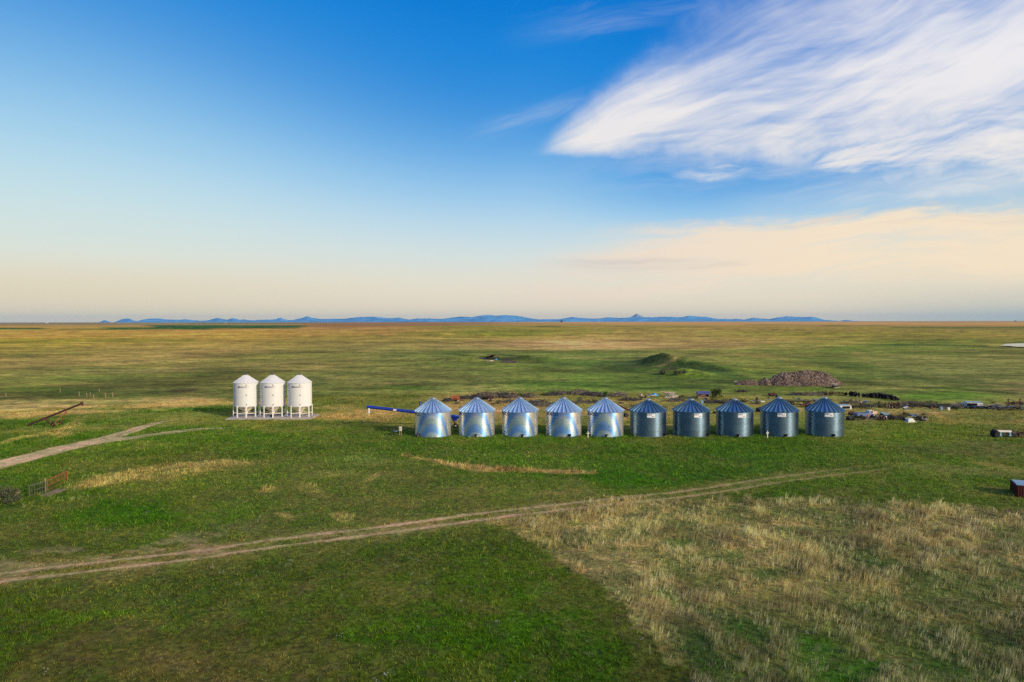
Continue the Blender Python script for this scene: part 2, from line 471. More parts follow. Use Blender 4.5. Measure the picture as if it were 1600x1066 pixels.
# soft patches: cx, cy, rx, ry, tilt (px slope), colour, strength
PATCH = [
 (40,764,50,9,-.3,(34,56,18),.8),(28,778,40,8,-.1,(50,58,36),.6),  # dark ditch growth by the gates, its shade put into the colour
 (1035,568,45,8,.05,(44,60,36),.8),(1112,580,52,6,.22,(54,78,32),.65),(1000,572,40,6,0,(56,78,34),.5),(715,553.5,38,1.6,.02,(36,56,24),.9),(735,559,60,1.5,.13,(40,60,24),.9),(800,560,34,1.8,.08,(36,52,24),.85),(810,566,44,3,.05,(58,72,32),.7),(790,570,60,3,.03,(110,118,52),.5),(1060,602,40,1.5,0,(52,74,28),.7),(640,607,60,3,0,(52,84,24),.6),(420,600,60,3,0,(84,92,40),.5),(685,520,12,1.4,0,(60,84,36),.8),(751,519.5,12,1.6,0,(56,82,34),.8),(600,566,90,5,-.05,(120,116,60),.4),(1500,590,120,5,0,(84,100,46),.45),(1350,585,60,5,0,(70,92,34),.45),(1180,556,90,4,.12,(132,124,66),.5),(900,548,160,3,0,(118,116,62),.4),  # first entries: shade on the bank's left face, put into the colour
 (205,802,125,17,-0.06,(48,90,8),0.85),(150,795,60,8,0,(40,80,8),0.6),(330,800,60,14,0,(60,100,12),0.5),
 (250,742,140,15,-0.10,(152,138,86),0.6),(160,752,60,10,-0.1,(176,152,92),0.5),(330,730,70,7,-0.05,(150,138,92),0.5),
 (398,767,18,7,0,(160,140,88),0.7),(480,760,35,9,0.2,(140,130,78),0.5),(530,797,22,6,0,(150,136,86),0.7),(440,805,20,5,0,(148,132,84),0.6),
 (620,775,60,10,0,(110,110,58),0.4),(760,765,80,8,0,(110,116,62),0.4),(900,770,70,6,0,(118,118,68),0.5),
 (655,812,60,6,-0.1,(128,116,64),0.45),(560,720,70,8,0,(96,118,60),0.45),(520,735,60,5,0.0,(126,128,74),0.5),(590,745,14,6,-0.3,(150,140,90),0.5),
 (1000,742,120,14,0.05,(44,96,8),0.7),(850,738,110,7,0.05,(42,88,12),0.6),(1120,738,90,10,-0.1,(46,84,20),0.5),
 (1180,765,170,12,-0.05,(52,88,18),0.55),(1300,752,120,10,0,(64,98,22),0.4),(1480,735,120,10,0.08,(96,108,62),0.5),(1540,728,50,5,0.2,(140,134,80),0.4),
 (1480,700,120,12,0.02,(88,92,58),0.6),(1500,760,90,9,0,(74,106,22),0.4),
 (220,705,120,6,-0.1,(50,76,22),0.5),(330,715,160,8,-0.05,(48,76,16),0.5),(480,700,120,6,0,(54,84,24),0.5),
 (500,665,90,6,0,(70,84,44),0.5),(300,690,90,6,0,(50,88,16),0.4),
 (60,690,70,14,0,(58,92,16),0.6),(40,648,60,6,0,(150,138,70),0.5),(35,680,60,4,-0.2,(168,156,84),0.6),(85,672,40,5,-0.45,(150,140,80),0.7),
 (120,655,120,8,-0.1,(60,100,24),0.6),(250,648,130,6,-0.05,(64,104,26),0.7),(235,644,16,1.6,0,(160,150,84),0.7),
 (80,610,80,5,0,(70,98,26),0.6),(240,611,70,5,0,(66,84,30),0.6),(290,609,28,2.5,0,(76,56,40),0.85),(350,614,60,3,0,(66,70,30),0.6),
 (160,595,90,6,0,(78,90,38),0.5),(60,600,90,4,0,(150,136,74),0.4),
 (350,578,90,5,-0.1,(84,96,36),0.5),(470,575,70,5,-0.05,(104,110,50),0.4),
 (620,606,60,5,0,(64,92,24),0.7),(650,599,80,3,0,(80,80,40),0.6),(790,600,80,2.5,0,(60,76,26),0.7),(870,604,90,4,0,(58,94,24),0.6),(960,605,50,3,0,(50,76,22),0.7),(1010,604,24,2,0,(30,46,16),0.7),
 (560,604,50,2.5,0,(78,84,34),0.6),(640,622,30,2,0,(62,92,22),0.6),
 (560,653,80,9,0,(152,134,82),0.85),(600,647,60,4,0,(172,150,96),0.7),(520,641,50,4,0.05,(150,138,84),0.6),(780,640,80,7,0,(158,138,94),0.65),(940,645,60,6,0,(160,140,98),0.6),
 (620,668,120,5,0,(66,76,42),0.45),
 (750,574,100,7,0.02,(98,112,48),0.4),(960,572,110,6,0,(70,96,34),0.5),(640,567,70,5,0,(112,112,56),0.5),(900,590,70,6,0,(88,112,40),0.4),
 (1240,575,120,8,0,(120,124,56),0.5),(1330,570,60,7,0.1,(62,86,30),0.7),(1400,582,50,5,0.2,(62,84,30),0.6),(1290,560,60,4,0,(72,92,36),0.6),
 (1350,545,80,4,-0.1,(84,108,44),0.6),(1450,543,90,3,0,(52,72,30),0.85),(1530,542,50,2.2,0,(28,44,20),0.8),(1440,575,120,10,0,(108,116,62),0.4),
 (1270,606,100,4,0,(72,96,30),0.6),(1450,605,130,2,0.04,(58,62,30),0.8),(1560,612,60,1.6,0.03,(44,62,20),0.8),(1450,611,140,1.6,0.03,(132,126,72),0.7),
 (1470,624,110,7,0.02,(70,108,26),0.85),(1455,658,80,5,0,(92,112,34),0.4),
 (1400,646,90,12,0,(142,134,84),0.7),(1470,652,18,5,0.5,(170,150,92),0.6),(1560,636,60,4,0,(136,130,80),0.5),(1180,640,120,8,0,(128,128,72),0.5),
 (1500,660,100,8,0,(72,98,34),0.4),(1100,700,400,8,0,(58,88,26),0.35),
 (200,908,60,12,-0.05,(104,100,52),0.45),(190,960,150,12,-0.06,(64,98,14),0.6),(290,970,60,10,-0.1,(62,102,10),0.5),(60,990,50,20,0,(58,80,16),0.4),
 (280,935,40,10,0,(62,84,44),0.4),(230,1040,120,22,0,(88,84,44),0.45),(340,970,50,14,0,(92,86,50),0.4),(430,1015,60,18,0,(86,82,44),0.4),
 (590,1010,60,22,0,(58,92,8),0.7),(690,1040,70,22,0,(62,94,10),0.6),(840,920,32,12,0,(54,98,10),0.7),(800,990,55,40,0.0,(52,90,10),0.6),(880,1000,50,40,0.2,(44,84,10),0.6),(650,910,60,20,0,(56,86,18),0.5),
 (720,945,60,16,0,(88,84,46),0.5),(640,1040,24,14,0,(86,80,52),0.4),(480,925,50,10,0,(84,82,52),0.4),(560,860,60,10,0,(72,92,26),0.4),(960,1050,60,16,0,(54,76,14),0.4),
 (120,870,120,5,-0.1,(108,104,60),0.45),
]
TFIELD = [(768,818),(830,796),(900,792),(985,776),(1060,786),(1180,778),(1300,778),(1450,790),(1600,800),(2500,830),(2500,1300),(1120,1300),(1075,1066),(1040,1010),(985,968),(935,915),(880,885),(830,850)]
TANCH = [(850,830,130,118,66),(1000,830,158,138,88),(1150,805,140,128,78),(1300,800,132,122,74),(1450,820,146,132,84),(1580,860,128,116,74),(960,890,168,144,98),
 (1080,890,128,118,72),(1200,850,160,138,92),(1200,920,122,112,66),(1350,880,136,122,76),(1450,930,112,104,62),(1050,950,132,116,76),(1180,1000,86,90,44),(1300,1040,66,86,30),(1100,1040,58,74,30),(1380,1000,98,96,50),(1550,980,96,92,52),(1500,1050,84,84,44),(1600,1060,86,84,48)]
TGREEN = [(1055,857,34,8,0,(62,92,34),0.7),(1180,898,40,8,0.1,(60,84,36),0.5),(1290,1020,55,24,0.1,(48,86,18),0.8),(1340,1055,60,18,0,(46,84,14),0.8),(1160,985,45,16,0.2,(48,82,22),0.7),
 (1105,960,50,12,0.3,(44,70,34),0.6),(1240,1000,20,14,0,(34,52,30),0.5),(1040,940,40,14,0.2,(58,88,30),0.6),(1560,985,40,14,0.2,(40,58,36),0.6),(1480,1046,50,16,0,(48,76,24),0.6),(1375,890,40,9,0.1,(60,82,40),0.5),
 (1400,830,60,7,0,(74,88,44),0.5),(1250,835,50,6,0,(76,92,46),0.4),(1450,975,40,12,0,(66,80,44),0.5),(1130,870,50,8,0,(68,86,44),0.4),(1570,900,50,9,0,(62,72,44),0.5),(1080,1010,40,26,0.5,(40,66,28),0.7)]

def px_space(U, V):
    return U / 240.0, 2.2 * np.log(np.maximum(V - 495.5, 1.5))

def interp(anch, U, V):
    a, b = px_space(U, V)
    acc = np.zeros(U.shape + (3,), dtype=np.float32); wt = np.zeros(U.shape, dtype=np.float32)
    for (u, v, r, g, bl) in anch:
        ua, vb = px_space(np.array(float(u)), np.array(float(v)))
        d2 = ((a - ua) ** 2 + (b - vb) ** 2).astype(np.float32)
        w = 1.0 / (d2 + 0.035) ** 2
        wt += w
        acc += w[..., None] * lin((r, g, bl)).astype(np.float32)
    return acc / wt[..., None]

def in_poly(U, V, poly):
    """signed-ish inside test: returns + distance in px inside, - outside"""
    inside = np.zeros(U.shape, dtype=bool); dmin = np.full(U.shape, 1e9, dtype=np.float32)
    n = len(poly)
    for i in range(n):
        x0, y0 = poly[i]; x1, y1 = poly[(i + 1) % n]
        cond = ((y0 > V) != (y1 > V)) & (U < (x1 - x0) * (V - y0) / ((y1 - y0) if y1 != y0 else 1e-9) + x0)
        inside ^= cond
        L2 = (x1 - x0) ** 2 + (y1 - y0) ** 2
        t = np.clip(((U - x0) * (x1 - x0) + (V - y0) * (y1 - y0)) / L2, 0, 1)
        dmin = np.minimum(dmin, np.hypot(U - x0 - t * (x1 - x0), V - y0 - t * (y1 - y0)))
    return np.where(inside, dmin, -dmin)

def world_line(pts):
    return [(*(ground_at(p[0], p[1]).xy), *(p[2:])) for p in pts]

def line_dist(x, y, pts):
    """distance to a world polyline, side (+ left), and interpolated width"""
    best = np.full(x.shape, 1e9); side = np.zeros(x.shape); wid = np.zeros(x.shape)
    for i in range(len(pts) - 1):
        x0, y0 = pts[i][:2]; x1, y1 = pts[i + 1][:2]
        L2 = (x1 - x0) ** 2 + (y1 - y0) ** 2
        t = np.clip(((x - x0) * (x1 - x0) + (y - y0) * (y1 - y0)) / L2, 0, 1)
        dx, dy = x - x0 - t * (x1 - x0), y - y0 - t * (y1 - y0)
        d = np.hypot(dx, dy); m = d < best
        cr = (x1 - x0) * dy - (y1 - y0) * dx
        best = np.where(m, d, best); side = np.where(m, np.sign(cr), side)
        w = pts[i][2] + t * (pts[i + 1][2] - pts[i][2])
        wid = np.where(m, w, wid)
    return best, side, wid

def smooth_line(pts, n=6):
    """Catmull-Rom through pixel points, then to the plain"""
    out = []; P_ = [np.array(p, dtype=float) for p in pts]
    for i in range(len(P_) - 1):
        p0 = P_[max(i - 1, 0)]; p1 = P_[i]; p2 = P_[i + 1]; p3 = P_[min(i + 2, len(P_) - 1)]
        for k in range(n):
            t = k / n
            q = 0.5 * ((2 * p1) + (-p0 + p2) * t + (2 * p0 - 5 * p1 + 4 * p2 - p3) * t * t + (-p0 + 3 * p1 - 3 * p2 + p3) * t ** 3)
            out.append(tuple(q))
    out.append(tuple(P_[-1])); return world_line(out)

TRACK = smooth_line([(-160, 936, 1), (0, 903, 1), (110, 890, 1), (200, 879, 1), (300, 868, 1), (400, 853, 1), (500, 840, 1), (600, 828, 1), (760, 806, 1), (900, 790, .9), (1000, 779, .85), (1060, 773, .8), (1130, 763, .7), (1200, 752, .55), (1290, 740, .45), (1360, 732, .25), (1420, 722, .0)])
ROAD1 = smooth_line([(-60, 742, 2.4), (0, 727, 2.4), (60, 711, 2.3), (110, 698, 2.3), (150, 690, 2.2), (180, 681, 1.7), (215, 670, 1.2), (245, 661, .8), (275, 656, .35)])
ROAD2 = smooth_line([(110, 700, 1.6), (160, 690, 1.8), (205, 684, 1.7), (250, 678, 1.4), (300, 672, 1.3), (345, 669, .7), (375, 668, .2)])
STRAW = smooth_line([(630, 712, .5), (680, 721, .8), (740, 731, 1.3), (800, 735, 1.3), (860, 737, 1.2), (925, 739, .6)])

def field(x, y, ground=False):
    """albedo colour, tall dry grass 0..1, bare soil 0..1, lushness 0..1 at points of the plain"""
    x = np.asarray(x, dtype=np.float64); y = np.asarray(y, dtype=np.float64)
    d = np.hypot(x, y)
    U0, V0 = to_px(x, y)
    U0 = np.clip(U0, -900, 2500); V0 = np.clip(V0, 497, 1500)
    # ragged borders: the map is shifted by noise of a size that grows with distance
    s1 = np.clip(d / 14.0, 2.5, 60)
    def ms(seed, k):                      # noise whose lumps grow in steps with distance
        lv = np.log2(np.clip(d / 30.0, 1, 600)); i0 = np.floor(lv); fr = lv - i0
        out = 0
        for q in range(10):
            w = np.where(i0 == q, 1 - fr, np.where(i0 + 1 == q, fr, 0.0))
            if w.max() <= 0: continue
            sel = w > 0
            v = np.zeros(x.shape, dtype=np.float32)
            v[sel] = fbm(x[sel] * 1.0, y[sel] * 0.62, k * 2.0 ** q, 4, seed + 3 * q)
            out = out + w * v
        return out
    n1, n2, n3, n4 = ms(11, 4.0), ms(12, 4.0), ms(13, 1.5), ms(14, 9.0)
    depth = np.clip((V0 - 500) / 300.0, 0.02, 1.6)
    U = U0 + (n1 - 0.5) * 90 * np.clip(depth * 2.0, 0.35, 1.2)
    V = V0 + (n2 - 0.5) * 62 * depth
    c = interp(ANCH, U, V)
    for (cx, cy, rx, ry, tl, rgb, st) in PATCH:
        dx = U - cx; dy = V - cy - tl * dx
        q = np.sqrt((dx / rx) ** 2 + (dy / ry) ** 2)
        w = (1 - sstep(0.45, 1.25, q + (n3 - 0.5) * 0.9)) * st
        m = w > 0.001
        if m.any():
            cc = lin(rgb).astype(np.float32)
            c[m] = c[m] * (1 - w[m, None]) + cc * w[m, None]
    # far bands: dark green crop, ploughed field, streaks
    far = np.clip(1 - depth * 3.0, 0, 1)
    def band(u0, u1, v0, v1, rgb, st, soft=1.2):
        w = sstep(v0 - soft * .5, v0 + soft * .5, V0 + (n1 - .5)) * (1 - sstep(v1 - soft * .5, v1 + soft * .5, V0 + (n1 - .5)))
        w = w * sstep(u0 - 12, u0 + 12, U0 + (n4 - .5) * 90) * (1 - sstep(u1 - 14, u1 + 14, U0 + (n4 - .5) * 90)) * st
        return w[..., None].astype(np.float32), lin(rgb).astype(np.float32)
    for a in ((-900, 62, 512.2, 515.2, (34, 68, 32), .95), (70, 210, 514.2, 515.8, (44, 74, 36), .85), (150, 330, 511.6, 515.4, (34, 72, 34), .92), (230, 480, 508.3, 513.4, (30, 70, 34), .95),
              (-900, 190, 505.0, 507.5, (112, 96, 74), .6), (300, 560, 505.2, 506.4, (70, 84, 56), .7), (480, 700, 505.5, 511.5, (128, 98, 72), .75),
              (640, 1100, 509.5, 512.0, (118, 118, 66), .6), (845, 880, 509.5, 510.6, (52, 64, 44), .9), (620, 830, 519, 524, (104, 110, 56), .5), (1180, 1330, 507, 508.5, (84, 90, 52), .6),
              (1290, 1400, 508.6, 510.2, (70, 82, 48), .75), (1380, 2500, 510.6, 513.2, (68, 80, 44), .75), (-900, 300, 530, 534, (112, 114, 56), .5),
              (1200, 2500, 522, 524, (112, 112, 60), .5), (680, 1500, 547, 553, (92, 106, 48), .6)):
        w, rgb = band(*a); c = c * (1 - w) + rgb * w
    # tan and green streaks lying across the view, as grazing gives
    st_ = fbm(x * 0.35, y, 30.0, 4, 40) * 0.5 + fbm(x * 0.5, y, 9.0, 4, 41) * 0.5
    k = sstep(50, 140, d)
    tanc = lin((160, 138, 88)).astype(np.float32); grc = lin((84, 102, 40)).astype(np.float32)
    wt = (sstep(0.53, 0.72, st_) * 0.24 * k)[..., None]; c = c * (1 - wt) + tanc * wt
    wg = (sstep(0.47, 0.33, st_) * 0 + (1 - sstep(0.33, 0.46, st_)) * 0.26 * k)[..., None]; c = c * (1 - wg) + grc * wg
    # straw strip beyond the road, hard lower edge
    n0_ = fbm(x * .5, y, 5.0, 4, 171)
    lower = np.interp(U0, [0, 60, 150, 300, 365], [655, 652, 646, 637, 633])
    upper = np.interp(U0, [0, 100, 200, 300, 365], [617, 622, 622, 620, 622])
    w = sstep(-2, 3, V0 - upper + (n1 - .5) * 12) * (1 - sstep(-1.5, 1.5, V0 - lower + (n3 - .5) * 5)) * (1 - sstep(480, 560, U0)) * np.where(U0 < 470, 1, 0)
    w = w * (0.22 + 0.70 * sstep(0.38, 0.60, n3 * .4 + n1 * .3 + n0_ * .3))
    c = c * (1 - w[..., None]) + lin((170, 150, 94)).astype(np.float32) * w[..., None]
    # the dry tall-grass field
    n0 = fbm(x, y, 1.0, 3, 70)
    pd = in_poly(U0 + ((n3 - 0.5) * 34 + (n0 - .5) * 54) * depth, V0 + ((n1 - 0.5) * 22 + (n0 - .5) * 24) * depth, TFIELD)
    wf = sstep(-4, 7, pd)
    ct = interp(TANCH, U, V)
    gp = fbm(x, y, 5.5, 4, 77); gp2 = fbm(x, y, 1.7, 3, 78)
    gw = (sstep(0.46, 0.60, gp * .6 + gp2 * .4))[..., None] * 0.62
    ct = ct * (1 - gw) + lin((72, 88, 40)).astype(np.float32) * gw
    dk = (sstep(0.49, 0.60, fbm(x, y, 2.4, 4, 79)))[..., None] * 0.5
    ct = ct * (1 - dk) + lin((72, 72, 46)).astype(np.float32) * dk
    gsum = np.zeros(x.shape)
    for (cx, cy, rx, ry, tl, rgb, st) in TGREEN:
        dx = U - cx; dy = V - cy - tl * dx
        w = (1 - sstep(0.4, 1.25, np.sqrt((dx / rx) ** 2 + (dy / ry) ** 2) + (n3 - 0.5) * 1.0)) * st
        ct = ct * (1 - w[..., None]) + lin(rgb).astype(np.float32) * w[..., None]; gsum = np.maximum(gsum, w)
    ct = ct * np.array([0.96, 1.13, 1.24], dtype=np.float32)
    # a pale fringe of dry stems along the field's left edge
    fr = sstep(-1, 3, pd) * (1 - sstep(8, 26, pd)) * (U0 < 1090) * (V0 > 812) * sstep(0.32, 0.52, n3)
    ct = ct * (1 - 0.3 * fr[..., None]) + lin((158, 146, 96)).astype(np.float32) * (0.3 * fr[..., None])
    c = c * (1 - wf[..., None]) + ct * wf[..., None]
    tall = np.maximum(wf, sstep(-26, 4, pd) * .22 * sstep(.5, .62, n0)) * (1 - gw[..., 0] * 0.9) * (1 - gsum) * (0.55 + 0.45 * sstep(0.35, 0.6, n3))
    # other tall dry clumps
    for (cx, cy, rx, ry, tl, a) in ((250, 742, 140, 13, -.1, .6), (398, 767, 17, 6, 0, .8), (480, 758, 30, 9, .2, .5), (530, 797, 20, 5, 0, .7), (560, 653, 90, 8, 0, .6), (95, 668, 25, 4, -.4, .6), (100, 765, 60, 14, -.4, .5), (60, 785, 70, 9, 0, .5),
                                    (1480, 800, 140, 8, 0, .4), (1590, 782, 30, 6, 0, .7), (350, 880, 20, 4, 0, .5), (205, 868, 240, 3, -.1, .2), (965, 1000, 4, 30, 0, .5)):
        dx = U - cx; dy = V - cy - tl * dx
        tall = np.maximum(tall, (1 - sstep(0.3, 1.25, np.sqrt((dx / rx) ** 2 + (dy / ry) ** 2) + (n3 - .5) * 1.0 + (n0 - .5) * .9)) * a * .85)
    ds, _s, wd = line_dist(x, y, STRAW)
    w = (1 - sstep(0.6, 1.2, ds / np.maximum(wd, .2) + (n3 - .5) * 1.6)) * (wd > .05)
    w = w * np.where(ds < 5, 1, 0)
    c = c * (1 - .8 * w[..., None]) + lin((168, 150, 100)).astype(np.float32) * (.7 * w[..., None]); tall = np.maximum(tall, w * (.35 + .65 * sstep(.4, .6, n0)))
    # medium mottling
    mm = ((n3 - .5) * 0.75 + (n2 - .5) * 0.45) * (0.38 + 0.62 * sstep(90, 200, d))
    c = c * (1 + mm[..., None] * np.array([1.05, 1.0, 0.95]))
    # hue drift between olive and fresh green
    hd = (n4 - .5) * 0.9
    c[..., 0] *= 1 + 0.5 * hd; c[..., 2] *= 1 + 0.5 * hd
    # patches of browner and of fresher grass a few metres across in the near pasture
    nw = 1 - sstep(110, 170, d)
    h1 = fbm(x, y * .8, 3.4, 4, 131); h2 = fbm(x, y * .8, 1.1, 3, 132)
    wb = sstep(.50, .64, h1 * .6 + h2 * .4) * .27 * nw * (1 - wf)
    c = c * (1 - wb[..., None]) + lin((104, 100, 58)).astype(np.float32) * wb[..., None]
    wg2 = (1 - sstep(.36, .49, h1 * .7 + h2 * .3)) * .34 * nw * (1 - wf)
    c = c * (1 - wg2[..., None]) + lin((60, 96, 20)).astype(np.float32) * wg2[..., None]
    # drainage lines, old furrows and mottling of the middle plain
    mp = sstep(130, 190, d) * (1 - sstep(900, 2600, d))
    rl = np.abs(fbm(x * .45, y, 48.0, 4, 141) - .5)
    wl = (1 - sstep(.004, .020, rl)) * .55 * mp * sstep(.45, .6, n4)
    c = c * (1 - wl[..., None]) + lin((52, 70, 30)).astype(np.float32) * wl[..., None]
    rl2 = np.abs(fbm(x * .3, y, 90.0, 3, 142) - .5)
    wl2 = (1 - sstep(.003, .012, rl2)) * .5 * mp
    c = c * (1 - wl2[..., None]) + lin((152, 138, 88)).astype(np.float32) * wl2[..., None]
    sp_ = fbm(x * .5, y, 6.0, 4, 143); sp2_ = fbm(x * .45, y, 24.0, 4, 144)
    c = c * (1 + ((sp_ - .5) * 1.1 + (sp2_ - .5) * .9) * mp)[..., None]
    sh_ = sstep(.60, .70, fbm(x * .7, y, 3.5, 3, 145)) * sstep(.5, .62, sp2_) * .55 * mp * (1 - sstep(260, 420, d) * .6)
    c = c * (1 - sh_[..., None]) + lin((58, 66, 40)).astype(np.float32) * sh_[..., None]
    # wheel tracks
    bare = np.zeros(x.shape)
    soil = lin((160, 141, 121)).astype(np.float32); soil2 = lin((148, 118, 96)).astype(np.float32)
    dt, sd_, wd = line_dist(x, y, TRACK)
    off = dt * sd_
    rag = (fbm(x, y, 1.6, 4, 51) - .5) * 1.1
    rut = np.maximum(1 - sstep(0.20, 0.46, np.abs(off - 0.92) + rag * .45), 1 - sstep(0.18, 0.42, np.abs(off + 0.92) + rag * .45))
    mid = (1 - sstep(1.2, 2.3, np.abs(off) + rag)) * 0.30 * sstep(0.46, 0.66, fbm(x, y, 2.5, 4, 53))
    fade = np.clip(wd, 0, 1) * sstep(1450, 1340, U0) * 0 + np.clip(wd, 0, 1)
    leftw = 1 - sstep(330, 470, U0)            # the track spreads out at the left
    side_ = (1 - sstep(2.0, 5.2, np.abs(off - 2.2) + rag * 1.6)) * 0.42 * leftw * sstep(0.48, 0.62, fbm(x * .6 + y * .2, y, 1.6, 4, 54))
    bt = np.maximum(np.maximum(rut * (0.75 + .25 * n3), mid), side_) * fade
    bt = np.where(dt < 9, bt, 0)
    verge = np.where(dt < 9, (1 - sstep(1.6, 4.2, np.abs(off) + rag * 1.5)) * 0.35 * fade, 0)
    c = c * (1 - verge[..., None]) + lin((112, 108, 62)).astype(np.float32) * verge[..., None]
    b_r = 0
    for (ln, k0) in ((ROAD1, 1.0), (ROAD2, .92)):
        dr, sr, wr = line_dist(x, y, ln)
        rg = (fbm(x, y, 2.4, 4, 57) - .5) * 0.7
        q = dr / np.maximum(wr, .05) + rg
        core = 1 - sstep(0.72, 1.05, q)
        narrow = np.clip((1.9 - wr) / 0.9, 0, 1)
        grassy = narrow * (1 - sstep(0.05, 0.3, np.abs(dr / np.maximum(wr, .05)))) * .7 + narrow * .4 * sstep(.5, .65, fbm(x * .5, y, 1.2, 3, 58))
        b_r = np.maximum(b_r, core * (1 - grassy) * k0 * np.clip(wr * 1.6, 0, 1))
    bare = np.maximum(bt, b_r)
    sm = fbm(x, y, 1.1, 4, 60)[..., None]
    sc = soil * (0.78 + 0.4 * sm) * (1 - .25 * (b_r <= bt)[..., None]) + 0
    c = c * (1 - .92 * bare[..., None]) + sc * (.92 * bare[..., None])
    tall = tall * (1 - bare)
    # bare dirt flecks between tufts of the near pasture
    nearw = 1 - sstep(60, 120, d)
    fl = sstep(0.56, 0.70, fbm(x, y, 0.55, 3, 61)) * nearw * (1 - wf * .5) * 0.34
    c = c * (1 - fl[..., None]) + lin((66, 60, 50)).astype(np.float32) * fl[..., None]
    # dark thatch between the tufts, with the shade of the gaps in its colour
    gap_shade = (1 - sstep(95, 150, d)) * (0.26 + 0.26 * sstep(0.40, 0.62, fbm(x, y, 0.24, 2, 62))) * (1 - bare)
    # shade of the bank's steep side put into the ground colour, sage green
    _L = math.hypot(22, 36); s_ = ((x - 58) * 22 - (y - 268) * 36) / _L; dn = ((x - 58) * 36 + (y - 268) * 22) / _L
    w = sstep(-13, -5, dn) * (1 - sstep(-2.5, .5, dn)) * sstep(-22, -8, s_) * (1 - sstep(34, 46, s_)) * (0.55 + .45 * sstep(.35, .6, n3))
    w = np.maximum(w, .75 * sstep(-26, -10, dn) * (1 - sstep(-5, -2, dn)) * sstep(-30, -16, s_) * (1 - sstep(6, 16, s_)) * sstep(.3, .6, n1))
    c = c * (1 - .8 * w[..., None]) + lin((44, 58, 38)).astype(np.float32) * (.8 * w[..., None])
    lush = np.clip((c[..., 1] / (c[..., 0] + 1e-4) - 1.15) * 1.6, 0, 1)
    g_ = c @ np.array([.3, .6, .1]); c = g_[..., None] + (c - g_[..., None]) * (1 + 0.28 * sstep(150, 900, d))[..., None]
    c = c * (1 + (np.array([.42, .43, .28]) * (1 - sstep(95, 150, d))[..., None])) * (1 - .12 * bare * (1 - sstep(95, 150, d)))[..., None]
    if ground: c = c * (1 - gap_shade[..., None])
    return np.clip(c / KA, 0.004, 0.75), np.clip(tall, 0, 1), bare, lush, wf

def ground_material():
    m, nt, b = new_mat('prairie_ground')
    at = nt.nodes.new('ShaderNodeAttribute'); at.attribute_name = 'col'
    geo = nt.nodes.new('ShaderNodeNewGeometry')
    cd = nt.nodes.new('ShaderNodeSeparateXYZ'); nt.links.new(geo.outputs['Position'], cd.inputs[0])
    px_, py_ = N(nt, cd.outputs[0]), N(nt, cd.outputs[1])
    dist = (px_ * px_ + py_ * py_).sqrt()
    pos = geo.outputs['Position']
    fine = noise(nt, pos, 3.0, 5, 0.75, 0.2)          # tufts of 0.4 m
    fine2 = noise(nt, pos, 0.7, 4, 0.6, 0.2)          # clumps of 1.5 m
    coarse = noise(nt, xyz(nt, px_ * 0.4, py_), 0.16, 5, 0.6, 0.1)
    far = noise(nt, xyz(nt, px_ * 0.25, py_), 0.03, 6, 0.65, 0.1)
    mid = noise(nt, pos, 0.30, 5, 0.7, 0.1)
    v = 1.0 + (fine - 0.5) * 2.6 * dist.step(320, 110) + (fine2 - 0.5) * 1.6 * dist.step(700, 200) * (dist.step(50, 130) * 0.75 + 0.25) + (mid - 0.5) * 2.6 * dist.step(70, 180) * dist.step(2400, 700) + (coarse - 0.5) * 1.1 + (far - 0.5) * 1.1 * dist.step(150, 500)
    col = mix(nt, 1.0, at.outputs['Color'], xyz(nt, v.max(0.15), v.max(0.15), v.max(0.15)), 'MULTIPLY')
    tint = mix(nt, (coarse * 0.5 + fine2 * 0.5).step(0.42, 0.66), (0.86, 1.06, 0.80), (1.16, 1.0, 1.08))
    col = mix(nt, 1.0, col, tint, 'MULTIPLY')
    nt.links.new(col, b.inputs['Base Color'])
    b.inputs['Roughness'].default_value = 0.95; b.inputs['Specular IOR Level'].default_value = 0.08
    bp = nt.nodes.new('ShaderNodeBump'); bp.inputs['Strength'].default_value = 0.5; bp.inputs['Distance'].default_value = 0.25
    hgt = fine * 0.6 + fine2 * 0.9 * dist.step(60, 160) + coarse * 1.4 * dist.step(60, 300)
    nt.links.new(hgt.k, bp.inputs['Height']); nt.links.new(bp.outputs[0], b.inputs['Normal'])
    return m

def build_ground():
    p = np.concatenate([np.arange(640, 8, -1.0), np.geomspace(8, 0.9, 40)])
    yfar = H * F / p
    y = np.concatenate([[-1500, -400, -150, -60, -20, 0, 10, 18, 24], yfar[yfar > 28.5], [45000.0]])
    uc = np.linspace(-1.0, 1.0, 1000)
    t = np.linspace(0, 1, 14)[1:]
    w = np.maximum(y, 30.0)
    xs = []
    base = uc[None, :] * w[:, None]
    right = 1.0 * w[:, None] + (46000 - 1.0 * w[:, None]) * (t[None, :] ** 3.0)
    X = np.concatenate([-right[:, ::-1], base, right], axis=1)
    Y = np.repeat(y[:, None], X.shape[1], axis=1)
    Z = terrain(X.ravel(), Y.ravel())
    col = field(X.ravel(), Y.ravel(), True)[0]
    nr, nc = X.shape
    V = np.stack([X.ravel(), Y.ravel(), Z], axis=1)
    i = np.arange(nr * nc).reshape(nr, nc)
    f = np.stack([i[:-1, :-1], i[:-1, 1:], i[1:, 1:], i[1:, :-1]], axis=-1).reshape(-1)
    o = mesh_np('prairie_ground', V, f, 4, ground_material(), col, smooth=True)
    tag(o, kind='structure'); return o
build_ground()

